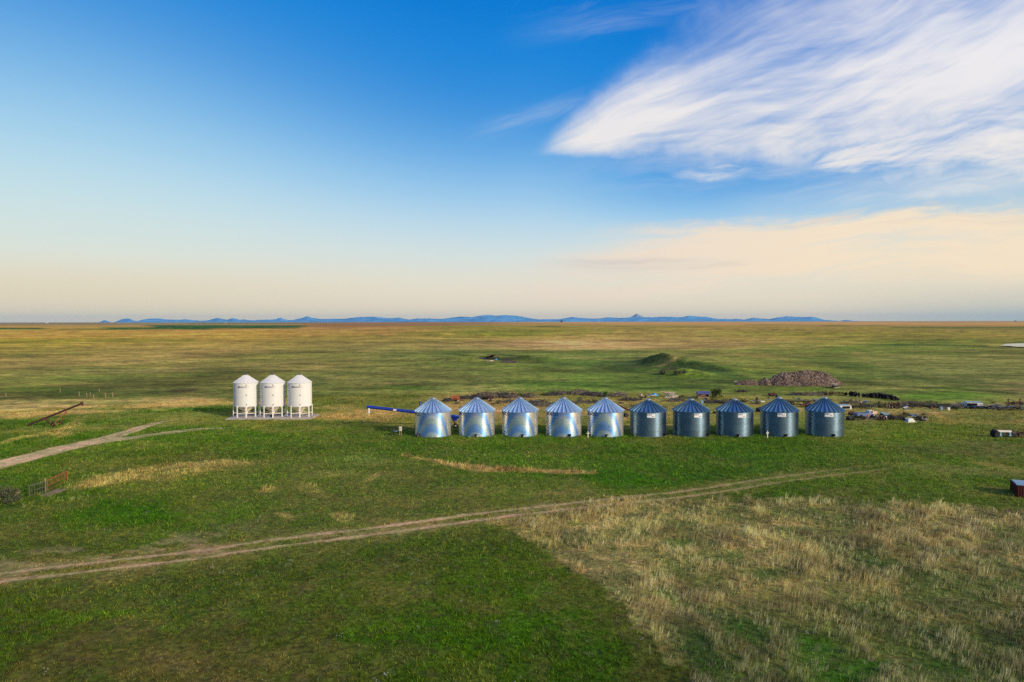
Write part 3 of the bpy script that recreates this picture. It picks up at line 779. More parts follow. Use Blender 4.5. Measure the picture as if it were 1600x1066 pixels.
# ------------------------------------------------------------------ grass: real blades, thinning out with distance
def grass_material(name, trans=0.35):
    m, nt, b = new_mat(name)
    at = nt.nodes.new('ShaderNodeAttribute'); at.attribute_name = 'col'
    geo = nt.nodes.new('ShaderNodeNewGeometry')
    n1 = noise(nt, geo.outputs['Position'], 6.0, 2, 0.5)
    k = n1 * 0.5 + 0.75
    col = mix(nt, 1.0, at.outputs['Color'], xyz(nt, k, k, k), 'MULTIPLY')
    df = nt.nodes.new('ShaderNodeBsdfDiffuse'); tr = nt.nodes.new('ShaderNodeBsdfTranslucent')
    nt.links.new(col, df.inputs[0]); nt.links.new(col, tr.inputs[0])
    mx = nt.nodes.new('ShaderNodeMixShader'); mx.inputs[0].default_value = trans
    nt.links.new(df.outputs[0], mx.inputs[1]); nt.links.new(tr.outputs[0], mx.inputs[2])
    nt.links.new(mx.outputs[0], nt.nodes['Material Output'].inputs[0])
    nt.nodes.remove(b); return m
GM = grass_material('grass_blades')

def scatter(n, d0, d1, power=1.0, ulim=0.97):
    """points in the wedge in front of the camera; density per square metre falls as distance**-power"""
    r = rng.random(n)
    e = 2.0 - power
    d = (d0 ** e + r * (d1 ** e - d0 ** e)) ** (1 / e) if abs(e) > 1e-6 else d0 * (d1 / d0) ** r
    u = (rng.random(n) * 2 - 1) * ulim
    return u * d, d

def blades(x, y, nb, hgt, wid, lean, rad, col, colvar=0.25, wind=(0.0, 0.0), segs=1):
    """nb blades per tuft; arrays per tuft for hgt, wid, lean, rad; col (n,3)"""
    n = len(x)
    X = np.repeat(x, nb); Y = np.repeat(y, nb)
    Hh = np.repeat(hgt, nb) * rng.uniform(0.55, 1.15, n * nb)
    Wd = np.repeat(wid, nb) * rng.uniform(0.7, 1.3, n * nb)
    Ln = np.repeat(lean, nb) * rng.uniform(0.2, 1.3, n * nb)
    Rd = np.repeat(rad, nb) * np.sqrt(rng.random(n * nb))
    a = rng.uniform(0, 2 * np.pi, n * nb)
    bx = X + Rd * np.cos(a); by = Y + Rd * np.sin(a)
    bz = np.repeat(terrain(x, y), nb) - 0.02
    la = a + rng.normal(0, 0.6, n * nb)
    tx = bx + Hh * (Ln * np.cos(la) + wind[0]); ty = by + Hh * (Ln * np.sin(la) + wind[1]); tz = bz + Hh
    fa = rng.uniform(0, np.pi, n * nb); wx, wy = np.cos(fa) * Wd / 2, np.sin(fa) * Wd / 2
    C = np.repeat(col, nb, axis=0) * (1 + rng.normal(0, colvar, (n * nb, 1)))
    C = C * (1 + rng.normal(0, 0.07, (n * nb, 3)))
    C = np.clip(C, 0.003, 0.8)
    if segs == 1:
        V = np.stack([np.stack([bx - wx, by - wy, bz], 1), np.stack([bx + wx, by + wy, bz], 1), np.stack([tx, ty, tz], 1)], 1).reshape(-1, 3)
        return V, np.arange(len(V)), np.repeat(C, 3, axis=0)
    mx_ = bx * .55 + tx * .45 - 0.10 * (tx - bx); my_ = by * .55 + ty * .45 - 0.10 * (ty - by); mz = bz + Hh * .58
    V = np.stack([np.stack([bx - wx, by - wy, bz], 1), np.stack([bx + wx, by + wy, bz], 1), np.stack([mx_ + wx, my_ + wy, mz], 1),
                  np.stack([mx_ - wx, my_ - wy, mz], 1), np.stack([tx, ty, tz], 1)], 1).reshape(-1, 3)
    i = np.arange(n * nb)[:, None] * 5
    Fc = (i + np.array([[0, 1, 2, 0, 2, 3, 3, 2, 4]])).reshape(-1)
    return V, Fc, np.repeat(C, 5, axis=0)

def keep(x, y, *arrs, m):
    return [v[m] for v in (x, y) + arrs]

CLEAR = []      # (x, y, radius) where no grass grows
def clear_mask(x, y):
    m = np.ones(len(x), dtype=bool)
    for (cx, cy, r) in CLEAR: m &= (x - cx) ** 2 + (y - cy) ** 2 > r * r
    return m
PADX = (ground_at(352, 656).x, ground_at(484, 656).x); PADY = (ground_at(400, 656).y, ground_at(400, 648.6).y)

def build_grass():
    # short pasture tufts
    xs, ys, gs = [], [], []
    for (d0, d1, cell) in ((25, 48, .27), (48, 78, .35), (78, 118, .50), (118, 165, .72)):
        gy = np.arange(d0 * .8, d1, cell); gx = np.arange(-.97 * d1, .97 * d1, cell)
        GX, GY = np.meshgrid(gx, gy); GX = GX.ravel() + rng.uniform(-.42, .42, GX.size) * cell; GY = GY.ravel() + rng.uniform(-.42, .42, GY.size) * cell
        dd = np.hypot(GX, GY); q = (dd >= d0) & (dd < d1) & (np.abs(GX) < .98 * GY + 2)
        xs.append(GX[q]); ys.append(GY[q]); gs.append(np.full(q.sum(), cell / .27))
    x, y, g = np.concatenate(xs), np.concatenate(ys), np.concatenate(gs)
    c, tall, bare, lush, wf = field(x, y)
    m = (rng.random(len(x)) < .62 + .3 * sstep(.38, .56, fbm(x, y, .5, 2, 99))) & (bare < rng.uniform(0.15, 0.5, len(x))) & clear_mask(x, y) & ~((x > PADX[0] - .2) & (x < PADX[1] + .3) & (y > PADY[0] - .2) & (y < PADY[1] + .2))
    m &= ~((wf > .5) & (rng.random(len(x)) < .3))
    x, y, g, lush, c = x[m], y[m], g[m], lush[m], c[m]
    sz = rng.uniform(.55, 1.45, len(x)) * (0.7 + .6 * fbm(x, y, 2.2, 2, 100))
    hgt = (0.11 + 0.09 * lush) * sz * g ** .6
    cc = c * (0.60 + 1.0 * rng.random(len(x)) ** 1.2)[:, None]
    cc = cc * (1 + rng.normal(0, .10, (len(x), 1)) * np.array([[1.2, .2, -.4]]))
    V, Fc, C = blades(x, y, 9, hgt, 0.036 * g, np.full(len(x), .8), 0.105 * sz * g, cc, 0.16)
    o = mesh_np('pasture_grass', V, Fc, 3, GM, C); tag(o, 'short green pasture grass growing in tufts across the near plain', 'grass', kind='stuff')
    # tall dry grass
    x, y = scatter(190000, 26, 125, 1.0)
    c, tall, bare, lush, wf = field(x, y)
    m = (rng.random(len(x)) < tall * 0.9 + .010 * (bare < .1)) & clear_mask(x, y) & (rng.random(len(x)) < sstep(0.30, 0.55, fbm(x, y, 1.4, 3, 101)) * .8 + .2)
    x, y, c, tall, wf = x[m], y[m], c[m], tall[m], wf[m]; d = np.hypot(x, y)
    big = fbm(x, y, 2.6, 3, 102)
    hgt = (0.26 + 0.34 * tall) * (0.45 + 1.0 * big) * (0.75 + .5 * rng.random(len(x)))
    dry = np.array([.57, .53, .32])
    w = (0.08 + 0.5 * rng.random(len(x)) * (0.4 + 1.2 * fbm(x, y, 2.0, 3, 104)))[:, None] * (.5 + .5 * wf)[:, None]
    cc = (c * (1 - w) + dry * w) * (0.7 + 0.6 * rng.random((len(x), 1))) * (0.18 + 1.7 * fbm(x * 1.0, y * .7, 1.6, 3, 105))[:, None]
    V, Fc, C = blades(x, y, 7, hgt, 0.016 * np.clip(d / 38, .9, 2.6), np.full(len(x), .22), 0.13 * np.ones(len(x)), cc, 0.2, wind=(0.24, 0.06), segs=2)
    o = mesh_np('dry_grass', V, Fc, 3, GM, C); tag(o, 'tall dry straw coloured grass over the right field and in patches', 'grass', kind='stuff')
    # small white flowering weeds
    n = 9000
    x, y = scatter(n, 27, 110, 1.0)
    U, V0 = to_px(x, y)
    cl = fbm(x, y, 3.2, 2, 120)
    reg = np.exp(-(((U - 600) / 220) ** 2 + ((V0 - 940) / 80) ** 2)) + .6 * np.exp(-(((U - 180) / 120) ** 2 + ((V0 - 822) / 12) ** 2)) + .6 * np.exp(-(((U - 740) / 60) ** 2 + ((V0 - 752) / 6) ** 2)) + .25 * (V0 > 960) + .5 * np.exp(-(((U - 130) / 60) ** 2 + ((V0 - 760) / 12) ** 2))
    m = (rng.random(n) < reg * sstep(0.55, 0.72, cl) * 1.0)
    x, y = x[m], y[m]
    if len(x):
        vs, fs, cs = [], [], []
        z = terrain(x, y); o_ = 0
        for i in range(len(x)):
            r = rng.uniform(.02, .055); k = rng.integers(2, 7)
            for q in range(k):
                px_, py_, pz = x[i] + rng.normal(0, .09), y[i] + rng.normal(0, .09), z[i] + rng.uniform(.12, .3)
                vs += [(px_ - r, py_, pz), (px_, py_ - r, pz), (px_ + r, py_, pz + .01), (px_, py_ + r, pz + .02), (px_, py_, pz + r)]
                fs += [o_, o_ + 1, o_ + 4, o_ + 1, o_ + 2, o_ + 4, o_ + 2, o_ + 3, o_ + 4, o_ + 3, o_, o_ + 4]; o_ += 5
                g_ = rng.uniform(.20, .42); cs += [(g_ * .9, g_, g_ * .88)] * 5
        o = mesh_np('white_weeds', np.array(vs), np.array(fs), 3, GM, np.array(cs)); tag(o, 'small pale white flowering weeds scattered in the near pasture', 'wildflowers', kind='stuff')
# ------------------------------------------------------------------ mountains on the horizon, 30 km out, and the air between
def build_mountains():
    D = 30000.0
    prof = [(150,0),(156,1.0),(163,3.8),(172,.8),(177,0),(183,2.2),(192,5.2),(202,6.4),(210,3.8),(215,2.6),(222,4.6),(235,6.4),(247,6.6),(256,5),(268,4.2),(290,5.2),(302,4),(315,2.8),(326,3.6),(333,5.6),(341,7.4),(349,5.2),(356,4.6),(362,6),(369,5.4),(376,4.2),(382,5),(388,3.6),(400,3.2),(412,4.0),(425,4),(433,6),(438,8),(443,5.6),(449,3.8),(458,3.2),(466,5),(472,6.4),(480,9),(488,7.2),(500,5.6),(520,5.2),(540,5.6),(556,7.6),(575,9),(592,8),(604,6.2),(615,6.0),(624,7),(632,4.8),(640,3.8),(652,5.8),(664,6.4),(680,5.6),(690,5.2),(706,7.2),(718,8.4),(728,8.2),(738,7.6),(748,9.4),(760,11),(775,10),(790,10.4),(805,9.2),(818,7.2),(832,5),(845,3.6),(858,4.2),(872,4.4),(884,6.0),(894,8.6),(904,6.6),(918,5.6),(935,5.2),(952,6.6),(970,6.2),(985,7.4),(1000,7),(1020,6.8),(1040,8.2),(1058,7.6),(1075,9.0),(1092,8.2),(1108,6.4),(1120,4.6),(1140,3.4),(1156,4.4),(1162,3.4),(1178,5.6),(1192,4.6),(1202,4),(1214,6.6),(1228,8.2),(1246,7.8),(1266,7.8),(1280,4.8),(1288,2.8),(1300,1.4),(1312,.8),(1324,2),(1334,1.4),(1348,0)]
    px_ = np.array([p[0] for p in prof], float); pz = np.array([p[1] for p in prof], float)
    m, nt, b = new_mat('distant_mountain')
    tc = nt.nodes.new('ShaderNodeTexCoord')
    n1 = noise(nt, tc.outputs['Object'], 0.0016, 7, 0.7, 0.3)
    nt.links.new(ramp(nt, n1, [(0.35, (0.02, 0.18, 0.42)), (0.65, (0.13, 0.44, 0.76))]), b.inputs['Base Color'])  # blue of the distant air put into the base colour as well
    b.inputs['Roughness'].default_value = 0.95; b.inputs['Specular IOR Level'].default_value = 0.05
    def ridge(name, D, f0, kz, depth, seed, mat, u0=145, u1=1355):
        U = np.linspace(u0, u1, 700); T = np.linspace(-1, 1, 25)
        Hp = np.interp(U, px_, pz) * kz if f0 is None else f0(U)
        Hp = Hp + np.where(Hp > 1.0, 1, 0) * (fbm(U, U * 0 + seed, 14.0, 4, seed + 60) - .5) * 2.2
        Hm = Hp / F * D
        Ug, Tg = np.meshgrid(U, T)
        X = (Ug - 800) / F * D; Yg = D + Tg * depth
        nn = fbm(X + seed * 1000, Yg * 1.0, 900.0, 5, seed)
        env = np.clip(1 - np.abs(Tg) ** 1.15, 0, 1)
        Z = Hm[None, :] * env * (0.86 + 0.28 * (nn - .5) * (1 + 2 * np.abs(Tg)) + .14)
        Z = np.where(Hm[None, :] <= 0.5, -5.0, Z) - 4
        i = np.arange(Ug.size).reshape(Ug.shape)
        f = np.stack([i[:-1, :-1], i[:-1, 1:], i[1:, 1:], i[1:, :-1]], axis=-1).reshape(-1)
        X = X * (Yg / D)
        o = mesh_np(name, np.stack([X.ravel(), Yg.ravel(), Z.ravel()], 1), f, 4, mat, smooth=True)
        tag(o, kind='structure'); return o
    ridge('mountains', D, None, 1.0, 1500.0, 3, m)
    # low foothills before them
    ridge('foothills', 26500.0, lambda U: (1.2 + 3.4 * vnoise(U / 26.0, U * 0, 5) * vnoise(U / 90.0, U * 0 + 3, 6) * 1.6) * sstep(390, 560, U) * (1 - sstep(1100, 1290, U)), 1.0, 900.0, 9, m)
    m2, nt2, b2 = new_mat('distant_bare_peak')
    tc2 = nt2.nodes.new('ShaderNodeTexCoord')
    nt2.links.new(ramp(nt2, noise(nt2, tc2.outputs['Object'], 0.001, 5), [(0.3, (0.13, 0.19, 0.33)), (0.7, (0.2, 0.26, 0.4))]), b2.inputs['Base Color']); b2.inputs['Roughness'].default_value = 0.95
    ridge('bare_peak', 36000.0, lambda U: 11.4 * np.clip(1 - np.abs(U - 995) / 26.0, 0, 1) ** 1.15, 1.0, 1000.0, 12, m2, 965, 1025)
build_mountains()

def build_haze():
    me = MB(); x0, x1, y0, y1, z0, z1 = -46500, 46500, -3000, 45500, -12.0, 420.0
    me.box(((x0 + x1) / 2, (y0 + y1) / 2, (z0 + z1) / 2), (x1 - x0, y1 - y0, z1 - z0))
    m = bpy.data.materials.new('haze'); m.use_nodes = True; nt = m.node_tree; nt.nodes.clear()
    out = nt.nodes.new('ShaderNodeOutputMaterial'); v = nt.nodes.new('ShaderNodeVolumePrincipled')
    v.inputs['Color'].default_value = (0.40, 0.72, 1.0, 1); v.inputs['Density'].default_value = 1.3e-5
    nt.links.new(v.outputs[0], out.inputs['Volume'])
    o = me.build('haze', m); tag(o, 'thin pale evening haze over the whole plain', 'haze', kind='stuff')
build_haze()
# ------------------------------------------------------------------ galvanised grain bins
def steel_mat(name, tint, rough, sheen=0.0, seam=0.0, dull=0.0):
    m, nt, b = new_mat(name)
    tc = nt.nodes.new('ShaderNodeTexCoord'); obj = tc.outputs['Object']
    sp = nt.nodes.new('ShaderNodeSeparateXYZ'); nt.links.new(obj, sp.inputs[0])
    x, y, z = (N(nt, sp.outputs[i]) for i in range(3))
    ang = y.atan2(x)
    # rolled sheets: each sheet a little different
    ring = z / 0.935; rf = ring._m('FLOOR'); sheet = (ang * 1.273 + rf * 0.5)._m('FLOOR')
    wn = nt.nodes.new('ShaderNodeTexWhiteNoise'); wn.noise_dimensions = '3D'
    oi = nt.nodes.new('ShaderNodeObjectInfo')
    nt.links.new(xyz(nt, rf, sheet, N(nt, oi.outputs['Random']) * 50.0), wn.inputs['Vector'])
    sh = N(nt, wn.outputs['Value'])
    spg = noise(nt, obj, 7.0, 3, 0.6)
    streak_ = noise(nt, xyz(nt, ang * 6.0, z * 0.35), 1.0, 4, 0.6)
    wave = noise(nt, xyz(nt, x * 0.6, y * 0.6, z * 0.25), 1.0, 2, 0.5)
    k = 0.80 + sh * 0.13 + (spg - 0.5) * 0.16 + (streak_ - 0.5) * 0.22
    seamz = ((ring - rf) - 0.5).abs().step(0.482, 0.497)
    seama = (((ang * 1.273 + rf * 0.5) - sheet) - 0.5).abs().step(0.490, 0.498)
    k = k * (1.0 - seamz * (0.22 + seam)) * (1.0 - seama * 0.10)
    base = mix(nt, 1.0, tuple(tint), xyz(nt, k, k, k), 'MULTIPLY')
    nt.links.new(base, b.inputs['Base Color'])
    b.inputs['Metallic'].default_value = 1.0 - dull
    rr = (spg - 0.5) * 0.10 + (sh - 0.5) * 0.06 + rough
    nt.links.new(rr.k, b.inputs['Roughness'])
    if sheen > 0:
        # arched reflections and sheen of the new walls, painted into the base colour
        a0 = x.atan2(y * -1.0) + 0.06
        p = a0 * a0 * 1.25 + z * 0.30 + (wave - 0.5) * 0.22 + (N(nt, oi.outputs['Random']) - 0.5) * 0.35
        painted_sheen = ramp(nt, p.max(0.0) / 4.0, [(0.0, (.50, .66, .74)), (0.035, (.50, .66, .74)), (0.075, (.14, .42, 1.0)), (0.13, (.22, .48, .94)), (0.165, (.46, .64, .66)), (0.225, (.50, .66, .74)),
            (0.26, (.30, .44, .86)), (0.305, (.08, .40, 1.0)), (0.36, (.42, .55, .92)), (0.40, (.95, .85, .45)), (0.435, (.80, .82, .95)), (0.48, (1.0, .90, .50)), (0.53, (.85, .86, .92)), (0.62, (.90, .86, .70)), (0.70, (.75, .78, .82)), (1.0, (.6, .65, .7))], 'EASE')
        k2 = mix(nt, 1.0, painted_sheen, xyz(nt, k, k, k), 'MULTIPLY')
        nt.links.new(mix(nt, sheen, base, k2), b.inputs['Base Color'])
    return m

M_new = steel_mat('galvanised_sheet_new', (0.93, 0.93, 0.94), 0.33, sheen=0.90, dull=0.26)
M_old = steel_mat('galvanised_sheet_weathered', (0.19, 0.29, 0.39), 0.35, seam=-0.10, dull=0.0)
M_roofn = steel_mat('roof_steel_new', (0.60, 0.80, 0.97), 0.32, dull=0.34)
M_roofo = steel_mat('roof_steel_weathered', (0.20, 0.37, 0.50), 0.42, dull=0.2)
M_capn = simple_mat('roof_cap_steel', (190, 198, 205), 0.45, 0.7, 0.1)
M_navy = simple_mat('navy_lettering', (22, 60, 130), 0.6, 0.0, 0.05)
M_plate = simple_mat('white_sign_face', (236, 238, 242), 0.5, 0.0, 0.04)
M_ink = simple_mat('sign_ink', (52, 62, 110), 0.6, 0.0, 0.05)
M_ink2 = simple_mat('sign_ink_grey', (120, 120, 128), 0.6, 0.0, 0.05)
M_dark = simple_mat('dark_rubber', (22, 22, 24), 0.8, 0.0, 0.2)
M_white = simple_mat('white_enamel', (226, 224, 218), 0.45, 0.0, 0.05)
M_grey = simple_mat('grey_iron', (88, 88, 88), 0.6, 0.4, 0.15)

def text_mesh(txt, size, mat, name, spacing=1.0, bold=0.0, thick=0.006):
    cu = bpy.data.curves.new(name, 'FONT'); cu.body = txt; cu.size = size; cu.extrude = thick; cu.offset = bold
    cu.space_character = spacing; cu.align_x = 'CENTER'; cu.align_y = 'CENTER'; cu.resolution_u = 2
    o = bpy.data.objects.new(name, cu); COL.objects.link(o)
    dg = bpy.context.evaluated_depsgraph_get(); dg.update()
    me = bpy.data.meshes.new_from_object(o.evaluated_get(dg))
    bpy.data.objects.remove(o); bpy.data.curves.remove(cu)
    me.name = name; me.materials.clear(); me.materials.append(mat)
    return me

def wrap(me, rad, ang, z):
    """bend a flat text mesh round a vertical cylinder; ang = direction of its middle, 0 = towards the camera (-Y)"""
    for v in me.vertices:
        a = ang + v.co.x / rad
        r = rad + v.co.z
        zz = z + v.co.y
        v.co = Vector((r * math.sin(a), -r * math.cos(a), zz))
    me.update(); return me

def text_on(parent, txt, size, mat, rad, ang, z, name, **k):
    me = wrap(text_mesh(txt, size, mat, name, **k), rad, ang, z)
    o = bpy.data.objects.new(name, me); COL.objects.link(o); o.parent = parent; return o

BIN_R, WALL_H = 2.71, 3.74
def corrugated_wall(R0, Hh, pitch=0.068, n=96):
    m = MB(); prof = []
    k = int(Hh / pitch * 4)
    for i in range(k + 1):
        z = Hh * i / k
        prof.append((R0 + 0.0046 * math.sin(2 * math.pi * z / pitch) - (0.0), z))
    m.lathe(prof, n)
    # vertical stiffening seams with their bolts read as thin strips
    return m

def panel_roof(R0, z0, rise, nrib=26, over=0.10, capr=0.34):
    m = MB(); vs = []; fs = []
    Rr = R0 + over; drop = rise * over / R0
    n = nrib * 2
    for (r, z) in ((Rr, z0 - drop), (capr, z0 + rise * (1 - capr / R0))):
        for i in range(n):
            a = 2 * math.pi * i / n
            vs.append((r * math.cos(a), r * math.sin(a), z - (0.03 * r / Rr if i % 2 else 0)))
    for i in range(n):
        j = (i + 1) % n
        fs.append((i, j, n + j, n + i))
    m.add(vs, fs, 0, False)
    # fascia lip under the eave
    m.lathe([(Rr, z0 - drop), (Rr - 0.01, z0 - drop - 0.07), (R0 + 0.012, z0 - 0.075)], n, smooth=False)
    # raised ribs over each panel joint
    for i in range(nrib):
        a = 2 * math.pi * i / nrib
        ca, sa_ = math.cos(a), math.sin(a)
        w = 0.05
        p0 = Vector((Rr * ca, Rr * sa_, z0 - drop)); p1 = Vector((capr * ca, capr * sa_, z0 + rise * (1 - capr / R0)))
        t = Vector((-sa_, ca, 0)); nrm = (p1 - p0).normalized().cross(t) * -1
        if nrm.z < 0: nrm = -nrm
        q = []
        for p, ww in ((p0, w), (p1, w * 0.5)):
            q += [p - t * ww, p - t * ww * .7 + nrm * .13, p + t * ww * .7 + nrm * .13, p + t * ww]
        m.add(q, [(0, 1, 5, 4), (1, 2, 6, 5), (2, 3, 7, 6), (0, 3, 2, 1)])
    return m

def make_grain_bin(new=True):
    root = empty('grain_bin')
    rise = 1.86 if new else 1.60
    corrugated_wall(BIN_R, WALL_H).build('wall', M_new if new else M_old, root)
    rf = panel_roof(BIN_R, WALL_H + 0.02, rise).build('roof', M_roofn if new else M_roofo, root)
    c = MB(); zt = WALL_H + 0.02 + rise * (1 - 0.34 / BIN_R)
    c.lathe([(0.36, zt - 0.02), (0.36, zt + 0.16), (0.40, zt + 0.17), (0.40, zt + 0.22), (0.10, zt + 0.30), (0.0, zt + 0.30)], 24, smooth=False)
    c.build('roof_cap', M_capn, rf)
    # foundation ring just visible in the grass
    f = MB(); f.lathe([(BIN_R + 0.06, 0.0), (BIN_R + 0.06, 0.05), (BIN_R - 0.05, 0.06)], 48); f.build('base_ring', M_grey, root)
    return root

M_seam = simple_mat('bin_mark_paint', (30, 60, 110), 0.6)
def unload_boot(parent, ang):
    """small dark unloading boot with its pale gate at the foot of the wall"""
    rot = Matrix.Rotation(ang, 3, 'Z')
    b = MB(); b.box(rot @ Vector((0, -BIN_R - 0.17, 0.33)), (0.44, 0.36, 0.34), rz=ang, taper=0.85)
    b.tube(rot @ Vector((0, -BIN_R - 0.30, 0.40)), rot @ Vector((0, -BIN_R - 0.62, 0.30)), 0.10)
    o = b.build('unloading_boot', M_dark, parent)
    g = MB(); g.box(rot @ Vector((0.10, -BIN_R - 0.362, 0.27)), (0.22, 0.02, 0.2), rz=ang); g.build('gate', M_white, o)
    return o

bins_px = [(676, 0), (744.6, 0), (812.3, 0), (881, 0), (946.2, 0), (1013.2, 1), (1080.8, 1), (1148.8, 1), (1218.8, 2), (1290, 2)]
doors = [655, 743.5, 816, 889.5, 948, 1037, 1105, 1154, 1228, 1302]
textend = {0: -43, 1: -38, 2: -34, 3: -17, 4: -24}
bin_labels = ['shiny steel grain bin at the left end of the row, blue auger behind it',
 'shiny steel grain bin just right of the blue auger hopper, second in the row',
 'shiny steel grain bin, third in the row, only its last letters in view',
 'shiny steel grain bin with blue lettering, small weathervane stake seen above its roof, fourth in the row',
 'last shiny steel grain bin, next to the dull ones, white cross post at its right neighbour gap',
 'dull grey signed grain bin nearest the shiny ones',
 'second dull grey signed grain bin from the shiny ones',
 'middle one of the five dull grey signed bins, white sign near its right side',
 'taller dull grey bin with a white cross post in front of its left side',
 'dull grey grain bin at the right end of the row beside the junk yard']
bin_labels[3] = 'shiny steel grain bin with blue lettering, white cross post at its right'
bin_labels[4] = 'shiny steel grain bin with blue lettering, right next to the dull bins'
proto_new = make_grain_bin(True); proto_old = make_grain_bin(False)
protoc = {0: proto_new, 1: proto_old}
proto_tall = make_grain_bin(False)
# the last two dull bins have steeper roofs: own roof
for ch in list(proto_tall.children):
    if ch.name.startswith('roof'):
        for g in list(ch.children): bpy.data.objects.remove(g)
        bpy.data.objects.remove(ch)
rf = panel_roof(BIN_R, WALL_H + 0.02, 1.86).build('roof', M_roofo, proto_tall)
c = MB(); zt = WALL_H + 0.02 + 1.86 * (1 - 0.34 / BIN_R)
c.lathe([(0.36, zt - 0.02), (0.36, zt + 0.16), (0.40, zt + 0.17), (0.40, zt + 0.22), (0.10, zt + 0.30), (0.0, zt + 0.30)], 24, smooth=False); c.build('roof_cap', M_capn, rf)
protoc[2] = proto_tall
used = set()
BIN_Y = 103.7
for i, (px, kd) in enumerate(bins_px):
    o = copy_tree(protoc[kd])
    X = (px - 800) / F * BIN_Y * 1.0
    yy = BIN_Y + (0.25 if i in (1, 2, 3) else 0)
    o.location = (X, yy, 0.0)
    face = math.atan2(-X, yy)                       # turn that faces local -Y to the camera
    tag(o, bin_labels[i], 'grain bin', 'round steel grain bins standing in one row')
    CLEAR.append((X, yy, BIN_R + 0.05))
    # wall sheet seams differ from bin to bin because each wall is turned
    for ch in o.children:
        if ch.name.startswith('wall'): ch.rotation_euler.z = face
    s = (doors[i] - px) / 27.5
    unload_boot(o, math.asin(max(-.95, min(.95, s))) + face * 1.0)
    if kd == 0:
        span = 2.45 / BIN_R
        a = R(textend[i]) + face - span / 2
        text_on(o, 'SCAFCO', 0.62, M_navy, BIN_R + 0.012, a, 3.33, 'lettering', spacing=1.02, bold=0.012)
    else:
        sx = {5: 1018, 6: 1091.5, 7: 1160, 8: 1222.5, 9: 1296.5}[i]; sz = {5: 648.5, 6: 649.5, 7: 649, 8: 647.5, 9: 647}[i]
        a = math.asin((sx - px) / 29.0) + face
        R_ = BIN_R + 0.012; W, Hs = 1.20, 0.58
        zc = 3.23 if i < 8 else 3.30
        sg = MB(); vs = []; n = 10
        for r in (R_, R_ + 0.03):
            for zz in (zc - Hs / 2, zc + Hs / 2):
                for q in range(n + 1):
                    t = a + (q / n - .5) * W / R_
                    vs.append((r * math.sin(t), -r * math.cos(t), zz))
        k = n + 1; fs = []
        for q in range(n):
            fs += [(2 * k + q, 2 * k + q + 1, 3 * k + q + 1, 3 * k + q), (q, k + q, k + q + 1, q + 1), (k + q, 3 * k + q, 3 * k + q + 1, k + q + 1), (q, q + 1, 2 * k + q + 1, 2 * k + q)]
        fs += [(0, 2 * k, 3 * k, k), (n, k + n, 3 * k + n, 2 * k + n)]
        sg.add(vs, fs); so_ = sg.build('sign', M_plate, o)
        text_on(so_, 'NORTH', 0.20, M_ink, R_ + 0.034, a - 0.085, zc + 0.12, 'lettering', bold=0.008)
        text_on(so_, 'co', 0.14, M_ink2, R_ + 0.034, a + 0.13, zc + 0.11, 'lettering', bold=0.002)
        text_on(so_, 'Grain', 0.17, M_ink2, R_ + 0.034, a + 0.10, zc - 0.11, 'lettering', bold=0.006)
    if i in (4, 5):    # small painted letter on the wall
        text_on(o, 'S' if i == 4 else 'L', 0.34, M_seam, BIN_R + 0.012, math.asin(((951.5 if i == 4 else 1019) - px) / 28.5) + face, 1.55, 'lettering', bold=0.004)

def drop_tree(o):
    for ch in list(o.children): drop_tree(ch)
    bpy.data.objects.remove(o)
for q in protoc.values(): drop_tree(q)

# ------------------------------------------------------------------ white hopper bins on their slab
def white_paint():
    m, nt, b = new_mat('white_bin_paint')
    tc = nt.nodes.new('ShaderNodeTexCoord')
    n1 = noise(nt, tc.outputs['Object'], 1.3, 5, 0.6)
    sp = nt.nodes.new('ShaderNodeSeparateXYZ'); nt.links.new(tc.outputs['Object'], sp.inputs[0])
    x, y, z = (N(nt, sp.outputs[i]) for i in range(3))
    st = noise(nt, xyz(nt, y.atan2(x) * 9.0, z * 0.3), 1.0, 4, 0.6)
    k = (n1 - 0.5) * 0.10 + (st - 0.5) * 0.08 + 1.0
    nt.links.new(mix(nt, 1.0, (0.70, 0.705, 0.69), xyz(nt, k, k, k), 'MULTIPLY'), b.inputs['Base Color'])
    b.inputs['Roughness'].default_value = 0.5; b.inputs['Specular IOR Level'].default_value = 0.35
    return m
M_wp = white_paint()
M_cone = simple_mat('cream_hopper_paint', (232, 222, 196), 0.5, 0, 0.05)
M_logo = simple_mat('dark_blue_decal', (60, 64, 112), 0.6, 0, 0.05)
M_logo2 = simple_mat('orange_decal', (222, 150, 112), 0.6, 0, 0.05)
M_sight = simple_mat('sight_glass_dark', (70, 70, 66), 0.3, 0, 0.1)

